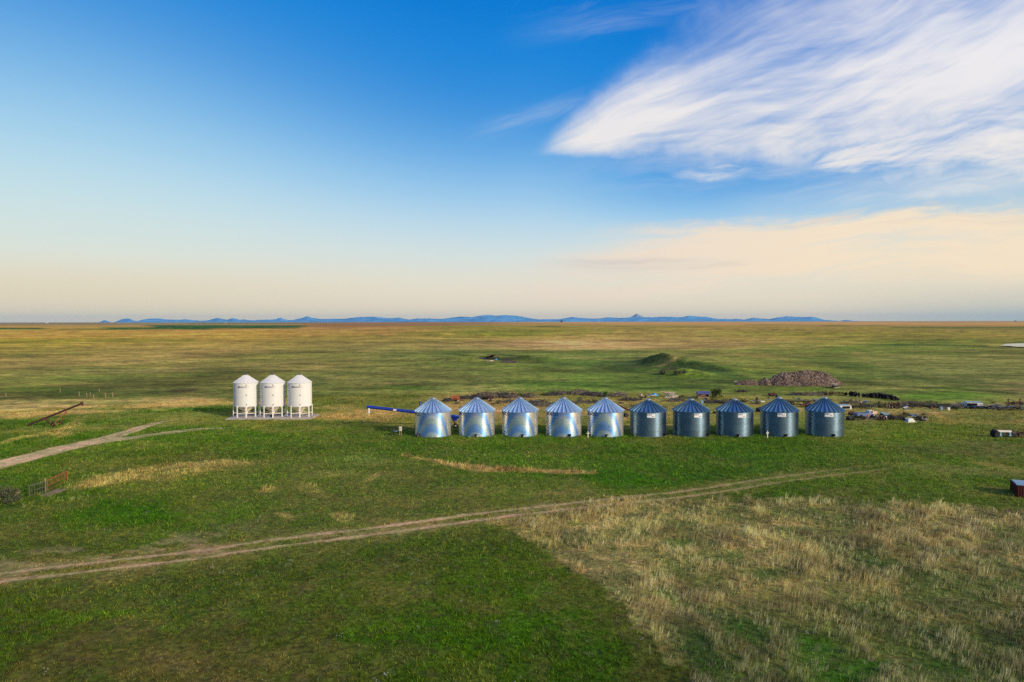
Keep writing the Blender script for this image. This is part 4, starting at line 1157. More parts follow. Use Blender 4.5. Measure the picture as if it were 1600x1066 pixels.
HB_R, HB_Y, Z0, Z1, Z2 = 2.13, 123.8, 2.10, 6.30, 7.72
def make_hopper_bin(face):
    root = empty('hopper_bin')
    w = MB(); w.lathe([(HB_R, Z0), (HB_R + .004, (Z0 + Z1) / 2), (HB_R, Z1)], 72); wo = w.build('wall', M_wp, root)
    w = MB()
    # roof of flat folded panels
    n = 24; vs = []
    for (r, z) in ((HB_R + .06, Z1 - .03), (0.28, Z2 - .10)):
        for i in range(n):
            a = 2 * math.pi * (i + .5) / n; vs.append((r * math.cos(a), r * math.sin(a), z))
    w.add(vs, [(i, (i + 1) % n, n + (i + 1) % n, n + i) for i in range(n)])
    w.lathe([(HB_R + .06, Z1 - .03), (HB_R + .02, Z1 - .10)], 24, smooth=False)
    for i in range(n):
        a = 2 * math.pi * (i + .5) / n
        w.beam(((HB_R + .05) * math.cos(a), (HB_R + .05) * math.sin(a), Z1 - .015), (.28 * math.cos(a), .28 * math.sin(a), Z2 - .085), .022, .03)
    r = w.build('roof', M_wp, root)
    c = MB(); c.lathe([(.30, Z2 - .14), (.30, Z2 + .03), (.34, Z2 + .04), (.34, Z2 + .09), (.0, Z2 + .13)], 20, smooth=False); c.build('lid', M_grey, r)
    # skirt pieces that flare down into each leg
    c = MB(); nl = 8; seg = 12
    for k in range(nl):
        for q in range(seg):
            t0, t1 = q / seg, (q + 1) / seg
            def depth(t):
                d = min(t, 1 - t) * 2 * math.pi * HB_R / nl      # metres from the leg
                return 0.06 + max(0.0, 0.34 - d * 1.15)
            a0 = 2 * math.pi * (k + t0) / nl; a1 = 2 * math.pi * (k + t1) / nl
            p = lambda a, z, rr=HB_R: (rr * math.sin(a), -rr * math.cos(a), z)
            c.add([p(a0, Z0), p(a1, Z0), p(a1, Z0 - depth(t1)), p(a0, Z0 - depth(t0))], [(0, 1, 2, 3)], 0, True)
    c.build('skirt', M_wp, root)
    hp = MB(); hp.lathe([(HB_R - .03, Z0 + .02), (.24, .86), (.24, .74)], 40, smooth=True)
    for i in range(20):
        a = 2 * math.pi * i / 20
        hp.beam(((HB_R - .05) * math.cos(a), (HB_R - .05) * math.sin(a), Z0), (.25 * math.cos(a), .25 * math.sin(a), .875), .02, .03)
    h = hp.build('hopper', M_cone, root)
    s = MB(); s.box((0, 0, .70), (.62, .5, .10)); s.tube((.22, -.30, .80), (.22, -.44, .80), .11, n=14); s.build('slide_gate', M_white, h)
    for k in range(nl):
        a = 2 * math.pi * k / nl
        l = MB(); rr = HB_R + .03
        l.box((rr * math.sin(a), -rr * math.cos(a), (Z0 + .12 + .14) / 2), (.21, .15, Z0 + .12 - .14), rz=a)
        l.box((rr * math.sin(a), -rr * math.cos(a), .15), (.34, .30, .03), rz=a)
        l.build('leg', M_wp, root)
    b = MB()
    for k in range(nl):
        a0, a1 = 2 * math.pi * k / nl, 2 * math.pi * (k + 1) / nl
        rr = HB_R - .08
        b.tube((rr * math.sin(a0), -rr * math.cos(a0), .78), (rr * math.sin(a1), -rr * math.cos(a1), .78), .055, n=8)
    b.build('ring_brace', M_cone, root)
    for k in range(4):
        a = math.pi / 4 + math.pi / 2 * k
        s = MB(); s.tube((.3 * math.sin(a), -.3 * math.cos(a), .80), ((HB_R - .1) * math.sin(a), -(HB_R - .1) * math.cos(a), .80), .04, n=8); s.build('strut', M_cone, root)
    for zz in (5.93, 4.13, 2.42):
        g = MB(); g.tube(((HB_R - .02) * math.sin(face), -(HB_R - .02) * math.cos(face), zz), ((HB_R + .05) * math.sin(face), -(HB_R + .05) * math.cos(face), zz), .095, n=16); g.build('sight_glass', M_sight, root)
    text_on(root, 'M', .46, M_logo, HB_R + .012, face - .60, 5.58, 'lettering', bold=.02)
    text_on(root, 'ERIDIAN', .31, M_logo, HB_R + .012, face - .22, 5.56, 'lettering', bold=.004, spacing=.98)
    # orange swoosh behind the name
    q = MB(); vs = []
    for t in range(13):
        u = t / 12; a = R(-80) + u * R(160)
        for rr in (.20, .26 + .0 * u):
            xx = rr * math.cos(a) * 1.15; zz = rr * math.sin(a)
            th = face + .06 + xx / HB_R
            vs.append(((HB_R + .012) * math.sin(th), -(HB_R + .012) * math.cos(th), 5.57 + zz * .9))
    q.add(vs, [(2 * t, 2 * t + 1, 2 * t + 3, 2 * t + 2) for t in range(12)]); q.build('emblem', M_logo2, root)
    return root
hb = [(383.2, 'white hopper bin at the left end of the slab'), (425.0, 'white hopper bin in the middle of the three on the slab'), (467.2, 'white hopper bin at the right end of the slab')]
hproto = make_hopper_bin(0.02)
for i, (px, lb) in enumerate(hb):
    o = hproto if i == 0 else copy_tree(hproto)
    X = (px - 800) / F * HB_Y
    o.location = (X, HB_Y, 0.0); o.rotation_euler.z = math.atan2(-X, HB_Y) * 1.0
    tag(o, lb, 'hopper bin', 'three white hopper bins on legs')
m, nt, b = new_mat('concrete')
tcn = nt.nodes.new('ShaderNodeTexCoord')
n1 = noise(nt, tcn.outputs['Object'], .8, 6, .65); n2 = noise(nt, tcn.outputs['Object'], 9., 4, .6)
nt.links.new(ramp(nt, n1 * .7 + n2 * .3, [(.35, (.34, .30, .265)), (.65, (.56, .50, .45))]), b.inputs['Base Color']); b.inputs['Roughness'].default_value = .9
M_conc = m
pd = MB()
pd.box(((PADX[0] + PADX[1]) / 2, (PADY[0] + PADY[1]) / 2, -0.06), (PADX[1] - PADX[0], PADY[1] - PADY[0], .40))
o = pd.build('concrete_pad', M_conc); tag(o, kind='structure')
CLEAR.append((-20, 95, 0.01))
# ------------------------------------------------------------------ paints and stuff for the yard
M_blue = simple_mat('blue_auger_paint', (14, 52, 152), 0.4, 0, 0.12, 2.0)
M_red = simple_mat('dark_red_paint', (92, 22, 20), 0.6, 0, 0.2, 2.0, (60, 30, 24))
M_rust = simple_mat('rust', (84, 44, 34), 0.85, 0.0, 0.3, 4.0, (52, 30, 26), 0.6)
M_rusto = simple_mat('orange_rust', (150, 80, 52), 0.8, 0.0, 0.25, 4.0, (100, 50, 36), 0.4)
M_black = simple_mat('black_rubber', (20, 20, 22), 0.8, 0, 0.3)
M_wood = simple_mat('weathered_wood', (150, 132, 104), 0.9, 0, 0.25, 6.0, (84, 74, 62))
M_woodd = simple_mat('dark_old_wood', (78, 66, 56), 0.9, 0, 0.3, 6.0)
M_tarp = simple_mat('cyan_tarp', (62, 160, 205), 0.5, 0, 0.12)
M_lb = simple_mat('pale_blue_paint', (120, 158, 182), 0.5, 0, 0.15, 2.0, (110, 120, 120))
M_bl2 = simple_mat('faded_blue_paint', (66, 96, 140), 0.5, 0, 0.2, 2.0, (60, 70, 80))
M_wht = simple_mat('dirty_white_paint', (222, 216, 206), 0.6, 0, 0.1, 2.0, (150, 140, 124))
M_pink = simple_mat('bleached_board', (206, 178, 160), 0.8, 0, 0.15, 3.0)
M_or = simple_mat('orange_paint', (176, 96, 34), 0.6, 0, 0.2)
M_dgrey = simple_mat('dark_iron', (52, 50, 54), 0.75, 0.2, 0.3, 4.0, (70, 44, 34))
M_slate = simple_mat('slate_grey_metal', (74, 84, 98), 0.6, 0.3, 0.25, 3.0, (60, 56, 50))
M_roofb = simple_mat('blue_grey_tin', (98, 104, 150), 0.5, 0.4, 0.15, 2.0)
M_glass = simple_mat('dark_glass', (24, 28, 34), 0.15, 0, 0.1)

def at(px, py): return place(px, py)
def mpp(py, Y=None):
    Y = Y or place(800, py).y
    return Y / F

# ---- blue auger lying behind the first bins
def blue_auger():
    Y = 111.5
    X = lambda px: (px - 800) / F * Y
    Zp = lambda py: height_at(py, Y)
    a, b_ = Vector((X(572.5), Y, Zp(635.8))), Vector((X(710), Y + 0.6, Zp(652.0)))
    root = empty('blue_auger', (b_.x, b_.y, 0))
    L = lambda v: Vector(v) - Vector((b_.x, b_.y, 0))
    t = MB(); t.tube(L(a), L(b_), .25, n=20)
    for k in (.0, .22, .5, .78): 
        p = L(a.lerp(b_, k)); q = L(a.lerp(b_, k + .006)); t.tube(p, q, .28, n=20)
    to = t.build('tube', M_blue, root)
    # decal on the tube
    d = MB(); p = L(a.lerp(b_, .30)); q = L(a.lerp(b_, .335)); p.y -= .252; q.y -= .252
    p.z += .02; q.z += .02
    d.beam(p, q, .02, .28); d.build('decal', M_white, to)
    d = MB(); p = L(a.lerp(b_, .285)); q = L(a.lerp(b_, .299)); p.y -= .252; q.y -= .252; d.beam(p, q, .02, .24); d.build('decal', M_red, to)
    s = MB(); sx = L((X(575.3), Y, 0)); z0 = Zp(636.5)
    s.tube((sx.x, sx.y, z0 - .1), (sx.x, sx.y, z0 - .34), .17, .17, n=16)
    for k in range(7): s.tube((sx.x, sx.y, z0 - .3 - .1 * k), (sx.x, sx.y, z0 - .4 - .1 * k), .19, .165, n=16)
    s.build('discharge_spout', M_white, root)
    h = MB(); hb_ = L((X(711), Y + .5, 1.2)); h.box((hb_.x, hb_.y, 1.55), (1.1, 1.0, .42), taper=1.3); h.box((hb_.x - .15, hb_.y - .1, 1.18), (.7, .6, .38), taper=1.3)
    h.build('intake_hopper', M_blue, root)
    l = MB(); c = L((X(700), Y, 0))
    for sx_ in (-.7, .7):
        l.beam((c.x + sx_ * .2, c.y + sx_, .4), (c.x, c.y, 1.95), .09); l.beam((c.x + 1.2, c.y + sx_, .38), (c.x + .3, c.y, 1.95), .09)
    l.beam((c.x, c.y - .9, .38), (c.x, c.y + .9, .38), .1); l.beam((c.x + 1.2, c.y - .9, .38), (c.x + 1.2, c.y + .9, .38), .1)
    l.build('frame', M_dgrey, root)
    l = MB(); c2 = L((X(600), Y, 0)); zc = Zp(639.5)
    for dx in (-.9, 0.9): l.beam((c2.x + 10.2 * 0 + 6.2, c2.y + dx, .35), (c2.x + 6.2, c2.y, Zp(644)), .07)
    l.build('frame', M_dgrey, root)
    for (wx, wy) in ((c.x, c.y - .95), (c.x, c.y + .95), (c2.x + 6.2, c2.y - .95), (c2.x + 6.2, c2.y + .95), (c.x + 1.25, c.y - .95)):
        w = MB(); w.torus((wx, wy, .37), .26, .11, 'y', 18, 8); wo = w.build('wheel', M_black, root)
        r = MB(); r.tube((wx, wy - .06, .37), (wx, wy + .06, .37), .19, n=14); r.build('rim', M_wht, wo)
    p = MB(); pp = L((X(654.3), Y + .8, 0)); p.tube((pp.x, pp.y, 2.3), (pp.x, pp.y, Zp(628)), .11, n=10); p.build('upright_post', M_blue, root)
    tag(root, 'long blue auger tube with white discharge spout behind the shiny bins', 'auger')
blue_auger()

def red_auger():
    Y = 121.0
    X = lambda px: (px - 800) / F * Y
    a, b_ = Vector((X(955), Y + 2, height_at(628.2, Y + 2))), Vector((X(984), Y, height_at(642.0, Y)))
    root = empty('red_auger', (b_.x, b_.y, 0)); L = lambda v: Vector(v) - Vector((b_.x, b_.y, 0))
    e = b_ + (b_ - a) * .75; e.z = max(e.z, .2)
    t = MB(); t.tube(L(a), L(b_), .13, n=12); t.tube(L(b_), L(e), .13, n=12); t.build('tube', M_red, root)
    l = MB()
    for s in (-.8, .8): l.beam((L(a).x + 1.4, L(a).y + s, .3), (L(a).x + 1.1, L(a).y, a.z - .7), .08)
    l.beam((L(a).x + 1.4, L(a).y - .8, .3), (L(a).x + 1.4, L(a).y + .8, .3), .08); l.build('frame', M_rust, root)
    for s in (-.9, .9):
        w = MB(); w.torus((L(a).x + 1.4, L(a).y + s, .36), .26, .1, 'y'); w.build('wheel', M_black, root)
    tag(root, 'dark red slanting auger tube in the gap behind the bins', 'auger')
red_auger()

# ---- old rusty auger standing in the left pasture
def rusty_auger():
    ps = [at(40, 668.5), at(80, 667), at(91, 664.5)]
    Y = ps[1].y
    X = lambda px, y_=Y: (px - 800) / F * y_
    lo = Vector((X(38.5), Y + .2, .18)); hi = Vector((X(118), Y + 1.2, height_at(630.5, Y + 1.2)))
    o0 = Vector((ps[1].x, ps[1].y, 0)); L = lambda v: Vector(v) - o0
    root = empty('old_auger', o0)
    t = MB(); t.tube(L(lo), L(hi), .13, n=12); t.beam(L(lo) + Vector((0, 0, .18)), L(hi) + Vector((0, 0, .16)), .07); t.build('tube', simple_mat('dark_rust', (62, 32, 32), .8, 0, .25, 4.0), root)
    d = MB(); e = L(hi); d.box((e.x + .05, e.y, e.z + .10), (.36, .32, .42)); d.tube((e.x + .05, e.y, e.z), (e.x + .25, e.y, e.z - .35), .1); d.build('discharge_head', M_rust, root)
    m_ = lo.lerp(hi, .315); u = lo.lerp(hi, .735)
    l = MB()
    f1, f2 = Vector((X(80.5), Y - .3, .3)), Vector((X(91, ps[2].y), ps[2].y, .3))
    l.beam(L(f1), L(u), .09); l.beam(L(f2), L(u), .09); l.beam(L(f1), L(f2), .1); l.build('leg', M_rusto, root)
    l = MB(); l.beam(L((X(78), Y - .1, .35)), L(m_), .16, .13); l.beam(L(f2), L(m_), .07); l.build('frame', M_rust, root)
    j = MB(); q = L(m_); j.box((q.x, q.y, q.z), (.5, .35, .4)); j.build('gearbox', M_rust, root)
    for f in (f1, f2):
        w = MB(); q = L(f); w.torus((q.x, q.y + .1, .33), .24, .1, 'y'); w.build('wheel', M_black, root)
    tag(root, 'old rusty auger leaning up on its wheeled frame in the left pasture', 'auger')
rusty_auger()

# ---- gates, left edge
def gate(name, p0, p1, hgt, mat, rails, label, brace=False):
    p0, p1 = Vector((p0.x, p0.y, 0)), Vector((p1.x, p1.y, 0))
    root = empty(name, p0); d = p1 - p0
    f = MB()
    f.tube((0, 0, .08), (0, 0, hgt), .038, n=8); f.tube(d + Vector((0, 0, .08)), d + Vector((0, 0, hgt)), .05, n=8)
    f.tube((0, 0, hgt), d + Vector((0, 0, hgt)), .05, n=8)
    f.build('gate_frame', mat, root)
    for z in rails:
        r = MB(); r.tube((0, 0, z * hgt), d + Vector((0, 0, z * hgt)), .024, n=8); r.build('rail', mat, root)
    k = int(d.length / .32)
    s = MB()
    for i in range(1, k):
        q = d * (i / k); s.tube(q + Vector((0, 0, hgt * (rails[0] if rails else .1))), q + Vector((0, 0, hgt)), .017, n=6)
    s.build('bars', mat, root)
    tag(root, label, 'gate'); return root
g0, g1, g2 = at(45.5, 776), at(74, 767.5), at(104.5, 753)
gate('cattle_gate', g0, Vector((g1.x, g1.y - .35, 0)), 1.05, simple_mat('pale_galvanised_tube', (104, 104, 86), .5, .2, .1), (.12, .5), 'pale tubular gate standing left of the orange rusty one')
gate('cattle_gate', g1, g2, 1.12, M_rusto, (.42, .1), 'orange rusty tubular gate panel at the left edge of the pasture')
for q, (pp, hh, lb) in enumerate(((g1, 1.35, 'weathered gate post between the pale gate and the orange gate'), (g2, 1.2, 'dark brown gate post at the far end of the orange gate'))):
    b_ = MB(); b_.tube((0, 0, -.1), (0, 0, hh), .085, .075, n=10); b_.tube((0, 0, hh), (0, 0, hh + .02), .075, .05, n=10)
    o = b_.build('gate_post', (M_wood, M_rust)[q], loc=(pp.x - .12, pp.y + (-.16 if q == 0 else .14), 0)); tag(o, lb, 'post')
cg = MB(); c0 = at(62, 773); 
for i in range(6): cg.box((0, -1.5 + i * .45, .03), (.50, .14, .14))
cg.box((-.32, -.3, .04), (.12, 2.7, .18)); cg.box((.32, -.3, .04), (.12, 2.7, .18))
o = cg.build('cattle_guard', simple_mat('pinkish_concrete', (120, 104, 92), .9, 0, .25), loc=(c0.x + .95, c0.y + .9, .02)); tag(o, 'low slatted cattle guard lying under the two gates', 'cattle guard')
CLEAR.append((c0.x + .6, c0.y + 1.2, 1.2))

def twig_pile(name, px, py, w, h, dep, n, mat, label, cat, seed, group=None, thick=.02, leaf=None):
    """tangled heap of sticks / brush: many thin bent sticks"""
    r = random.Random(seed); c = at(px, py)
    m = MB()
    for i in range(n):
        a = r.uniform(0, 2 * math.pi); q = math.sqrt(r.random())
        x0, y0 = q * math.cos(a) * w / 2, q * math.sin(a) * dep / 2
        top = h * (1 - q * q) * r.uniform(.5, 1.15) + .05
        L = r.uniform(.3, .9) * min(w * .5, 1.4); b_ = r.uniform(0, 2 * math.pi); el = r.uniform(-.3, 1.0)
        p0 = Vector((x0, y0, max(.02, top - .35))); p1 = p0 + Vector((math.cos(b_) * math.cos(el), math.sin(b_) * math.cos(el), math.sin(el))) * L
        m.beam(p0, p1, r.uniform(.6, 1.6) * thick)
    k = 26
    vs, fs = [], []
    # core lump so the heap has a body
    for j in range(6):
        for i in range(k):
            a = 2 * math.pi * i / k; t = j / 5
            rr = math.cos(t * math.pi / 2) * (.8 + .4 * r.random())
            vs.append((math.cos(a) * w / 2 * rr, math.sin(a) * dep / 2 * rr, h * .8 * math.sin(t * math.pi / 2) * (.75 + .4 * r.random())))
    for j in range(5 if h * 1.5 < w else 0):
        for i in range(k): fs.append((j * k + i, j * k + (i + 1) % k, (j + 1) * k + (i + 1) % k, (j + 1) * k + i))
    m.add(vs, fs)
    o = m.build(name, mat, loc=(c.x, c.y, c.z)); tag(o, label, cat, group); return o
M_brush = simple_mat('dead_brush', (82, 76, 64), .9, 0, .45, 3.0, (136, 122, 92), .7)
M_brush2 = simple_mat('dark_brush', (52, 48, 50), .9, 0, .45, 3.0, (100, 86, 70), .6)

def leafy(name, px, py, w, h, n, mats, label, cat, seed, group=None, leaf=.12, trunk=True, trunkmat=None, lean=0):
    """shrub or small tree: stem with limbs and a crown of many small leaf clumps"""
    r = random.Random(seed); c = at(px, py)
    root = empty(name, (c.x, c.y, c.z - .02))
    t = MB()
    t.tube((0, 0, 0), (0, 0, h * .45), w * .045 + .015, w * .025 + .01, n=7)
    tips = []
    for i in range(9):
        a = r.uniform(0, 2 * math.pi); e = Vector((math.cos(a) * w * .34, math.sin(a) * w * .34, h * r.uniform(.4, .85)))
        s0 = Vector((0, 0, h * r.uniform(.05, .4))); t.tube(s0, e, w * .02 + .008, .008, n=5, caps=False); tips.append(e)
    t.build('stem', trunkmat or M_woodd, root)
    lumps = [(Vector((r.gauss(0, .22) * w, r.gauss(0, .22) * w, h * r.uniform(.22, .80))), r.uniform(.20, .36) * w) for _ in range(10)] + [(e, .22 * w) for e in tips]
    f = MB(); vs = []; fs = []; mi = []
    for i in range(n):
        cl, cr = lumps[r.randrange(len(lumps))]
        d = Vector((r.gauss(0, 1), r.gauss(0, 1), r.gauss(0, 1))).normalized() * cr * r.random() ** .4
        p = cl + d; p.z = max(.04, min(p.z, h * 1.05))
        s = leaf * r.uniform(.6, 1.4); u = Vector((r.gauss(0, 1), r.gauss(0, 1), r.gauss(0, 1))).normalized(); v = u.orthogonal().normalized()
        o_ = len(f.v)
        f.add([p - u * s, p - v * s * .5, p + u * s, p + v * s * .5], [(0, 1, 2, 3)], r.randrange(len(mats)))
    f.build('crown' if h > 1.4 else 'foliage', mats, root)
    tag(root, label, cat, group); return root
def leafmat(name, rgb):
    m = simple_mat(name, rgb, .8, 0, .3, 5.0); m.node_tree.nodes['Principled BSDF'].inputs['Specular IOR Level'].default_value = .15; return m
M_lg = [leafmat('leaf_dark_green', (34, 48, 20)), leafmat('leaf_green', (56, 76, 26)), leafmat('leaf_olive', (70, 76, 36))]
M_lg2 = [leafmat('leaf_fresh', (58, 92, 24)), leafmat('leaf_deep', (34, 62, 18))]
M_sage = [leafmat('sage_grey', (84, 92, 66)), leafmat('sage_dark', (66, 76, 58)), leafmat('sage_dry', (78, 72, 52))]

leafy('juniper_bush', 1118.5, 621.5, 2.2, 2.0, 1500, M_lg, 'dense round dark green bush right of the small shed', 'bush', 3, leaf=.12)
leafy('small_evergreen', 945.3, 620.8, .95, 1.5, 500, M_lg2, 'small bright green bush above the fifth bin', 'bush', 4, leaf=.09)
leafy('small_evergreen', 812, 621.5, 1.4, .9, 450, M_lg2, 'low green bush in the dark brush heap above the third bin', 'bush', 5, leaf=.09)
leafy('far_tree', 877.5, 504.15, 26, 30, 500, M_lg, 'lone dark tree on the far horizon before the mountains', 'tree', 6, leaf=3.5)

# sagebrush and weeds along the yard
sage = [(8, 772, 1.3, .8), (17, 775, 1.2, .7), (3, 780, 1.4, .9), (24, 784, 1.0, .6), (12, 787, .9, .5),
        (1140, 633, 2.0, 1.0), (1128, 631, 1.8, .9), (1150, 634, 1.6, .9), (1365, 634, 1.8, .8), (1356, 635, 1.6, .7), (1374, 635, 1.8, .8), (1440, 636, 2.0, .9), (1452, 637, 1.8, .8), (1468, 638, 1.8, .8), (1427, 635, 2, .9),
        (868, 616, 1.8, .8), (856, 619, 1.5, .7), (905, 628, 1.6, .8), (918, 630, 1.7, .8), (930, 629, 1.3, .7), (843, 631, 1.6, .8), (778, 631, 1.4, .7), (1065, 626, 1.4, .6), (975, 617, 1.5, .7), (1185, 632, 1.4, .7), (1350, 656, 1.2, .6), (1590, 640, 1.5, .8), (1597, 642, 1.4, .8), (1210, 618, 1.5, .6)]
for i, (px, py, w, h) in enumerate(sage):
    if i < 5: lb, g = 'grey green sagebrush in the ditch left of the pale gate', 'sagebrush in the ditch by the gates'
    else: lb, g = 'low grey green sagebrush clump among the junk behind the bins', 'sagebrush clumps among the junk'
    leafy('sagebrush', px, py, w, h, 260, M_sage, lb, 'shrub', 20 + i, g, leaf=.08)
twig_pile('dead_shrub', 27, 782, .7, 1.3, .5, 46, M_wood, 'bare dark dead shrub left of the pale gate', 'shrub', 9, thick=.022)

# dark brush heaps behind the bins
piles = [(737, 623.5, 7, .9, 2.4), (757, 621.8, 6, 1.5, 2.6), (772, 620.5, 5, 1.1, 2.4), (788, 621.0, 5, 1.3, 2.6), (800, 621.8, 4, 1.2, 2.6), (826, 621.5, 3.8, 1.2, 2.2), (833, 633.5, 6, .9, 2.5), (849, 634.5, 6, 1.0, 2.3), (800, 629, 4, .6, 1.6),
         (862, 617.5, 5, .7, 2), (880, 615.5, 5.5, .8, 2.4), (906, 616.5, 6, 1.4, 2.8), (925, 617.8, 5.5, .9, 2.4), (936, 619.5, 3.5, .7, 2), (961, 620, 5.5, .9, 2.4), (985, 626, 5, .6, 1.8), (912, 630, 6, .6, 2.), (1054, 627.5, 5, .5, 1.6), (1115, 629.8, 4.5, .7, 2), (1135, 630, 5, .8, 2.2),
         (1270, 617.8, 7, .8, 2.2), (1250, 617.5, 6, .6, 2), (1284, 617.5, 3, .9, 1.8), (1440, 633.8, 6, .8, 2.2), (1465, 635.8, 5, .7, 2.2), (1420, 632.5, 5, .8, 2), (1488, 638, 6, .6, 1.8), (1160, 612.8, 3, .5, 1.4), (1329, 631, 4, .7, 1.6)]
for i, (px, py, w, h, dp) in enumerate(piles):
    twig_pile('brush_pile', px, py, w, h, dp, int(40 + w * 12), M_brush if i % 3 else M_brush2, 'dark tangled heap of dead brush and scrap behind the grain bins', 'brush pile', 60 + i, 'heaps of dead brush behind the bins', thick=.045)

def boards(name, px, py, n, L, w, mats, label, seed, cat='lumber', h=.5, rzs=.5, spread=1.2):
    r = random.Random(seed); c = at(px, py); m = MB()
    for i in range(n):
        rz = r.gauss(0, rzs); tilt = r.gauss(0, .12)
        M = Matrix.Rotation(rz, 3, 'Z') @ Matrix.Rotation(tilt, 3, 'Y')
        m.box((r.gauss(0, spread * .4), r.gauss(0, spread * .3), .08 + h * i / n), (L * r.uniform(.5, 1), w * r.uniform(.6, 1.2), .05), rot=M, mi=r.randrange(len(mats)))
    o = m.build(name, mats, loc=c); tag(o, label, cat); return o
boards('board_pile', 1044, 621.2, 12, 3.4, .5, [M_wht, M_pink, M_wht], 'jumbled white boards and panels right of the cyan tarp', 5, h=1.3, spread=1.4)
boards('board_pile', 1049.5, 622.5, 5, 1.8, .4, [M_pink, M_wht], 'small pinkish board heap at the foot of the white boards', 6, h=.4)
boards('board_pile', 1056, 624.6, 5, 3.2, .4, [M_slate], 'flat slate grey sheets in the grass left of the shed', 7, h=.2, rzs=.1)
boards('board_pile', 968, 618.2, 8, 2.6, .4, [M_pink, M_woodd, M_wood], 'pinkish timber heap behind the fifth and sixth bins', 8, h=.9)
boards('board_pile', 940, 617.6, 5, 2.4, .5, [M_slate, M_dgrey], 'slate coloured scrap sheets left of the small evergreen', 9, h=.6)
boards('board_pile', 1502, 636.2, 7, 4.5, .45, [M_pink, M_wood], 'pinkish stacked lumber left of the pale trailer', 10, h=.8, rzs=.06, spread=.4)
boards('board_pile', 1018, 619.3, 4, 2.2, .3, [M_wht, M_slate], 'scattered pale boards left of the cyan tarp', 14, h=.3)
boards('scrap_sheet', 1528, 639.2, 7, 3.6, .7, [M_slate, M_bl2], 'slate blue sheet metal heap in front of the pale trailer', 11, 'scrap metal', h=.6)
boards('scrap_sheet', 1545, 639, 7, 3.8, .7, [M_slate, M_slate, M_bl2], 'slate blue sheet metal heap right of the pale trailer', 12, 'scrap metal', h=.8)
boards('scrap_sheet', 1568, 639.3, 6, 4.2, .7, [M_slate], 'long slate blue scrap heap left of the red implement frame', 13, 'scrap metal', h=.6, rzs=.1)

# cyan tarp over something low
def tarp(px, py, w, dp, h, mat, label, name='tarp', cat='tarp', seed=1):
    r = random.Random(seed); c = at(px, py); n = 16; vs = []
    for j in range(n + 1):
        for i in range(n + 1):
            u, v = i / n * 2 - 1, j / n * 2 - 1
            e = max(0, 1 - abs(u) ** 4) * max(0, 1 - abs(v) ** 3)
            vs.append((u * w / 2, v * dp / 2, h * e * (.75 + .3 * math.sin(u * 5 + 1)) + r.uniform(0, .05) + .03))
    m = MB(); m.add(vs, [(j * (n + 1) + i, j * (n + 1) + i + 1, (j + 1) * (n + 1) + i + 1, (j + 1) * (n + 1) + i) for j in range(n) for i in range(n)])
    k = len(vs); m.add([(x, y, 0.0) for (x, y, z) in vs], [(j * (n + 1) + i, (j + 1) * (n + 1) + i, (j + 1) * (n + 1) + i + 1, j * (n + 1) + i + 1) for j in range(n) for i in range(n)])
    o = m.build(name, mat, loc=c); tag(o, label, cat); return o
tarp(1022, 618.3, 2.1, 1.6, .55, M_tarp, 'bright cyan tarp spread over low junk', seed=2)
tarp(1124.5, 621.4, .6, .5, .28, M_or, 'small orange tarp at the foot of the round dark bush', seed=3)

# small open shed with a tin roof
def shed():
    c = at(1098.5, 622.3); root = empty('small_shed', c, R(-8))
    w = MB(); W, D, Hh = 2.5, 1.8, .95
    w.box((-W / 2 + .05, 0, Hh / 2 + .08), (.1, D, Hh + .16)); w.box((W / 2 - .05, 0, Hh / 2), (.1, D, Hh)); w.box((0, D / 2 - .05, Hh / 2), (W - .21, .1, Hh))
    w.box((0, -D / 2 + .05, Hh * .22), (W - .21, .08, Hh * .44))
    w.build('wall', [M_wood], root)
    f = MB(); f.box((-W / 2 - .012, 0, Hh / 2 + .08), (.02, D + .05, Hh + .16)); f.build('side_cladding', M_slate, root)
    b_ = MB(); b_.box((-.2, -D / 2 + .12, Hh * .65), (W * .6, .04, .16)); b_.build('lintel_board', M_rusto, root)
    r = MB()
    r.box((0, -D * .26, Hh + .30), (W + .3, D * .66, .05), rot=Matrix.Rotation(R(30), 3, 'X')); r.box((0, D * .30, Hh + .30), (W + .3, D * .62, .05), rot=Matrix.Rotation(R(-30), 3, 'X'))
    r.build('roof', M_roofb, root)
    tag(root, 'small wooden shed with blue tin roof and open dark front', 'shed')
shed()

# row of old tyres
tpx = [(1322, 618.5), (1330, 619.5), (1336, 620), (1342, 620.3), (1349, 621.2), (1355, 621.6), (1361, 621.8), (1367, 622.4), (1373, 622.0), (1378, 622.9), (1383, 623.4), (1388, 624.0), (1393, 625.2), (1398, 626.2), (1403, 626.4)]
for i, (px, py) in enumerate(tpx):
    p = at(px, py); r = random.Random(i); s = (.62, .95, 1.0, .8, .7, .8, .9, 1.05, 1.0, .9, .9, .9, .95, .8, .45)[i]
    w = MB(); w.torus((0, 0, .50 * s + .12), .42 * s, .22 * s, 'y' if i % 3 else 'x', 20, 10, tilt=r.uniform(-.6, .6)); w.tube((.0, -.03, .5 * s + .12), (0, .03, .5 * s + .12), .42 * s, n=14)
    o = w.build('tractor_tyre', M_black, loc=(p.x, p.y, p.z)); tag(o, 'old black tractor tyre standing in the long dark row right of the last bin', 'tyre', 'row of old black tyres')

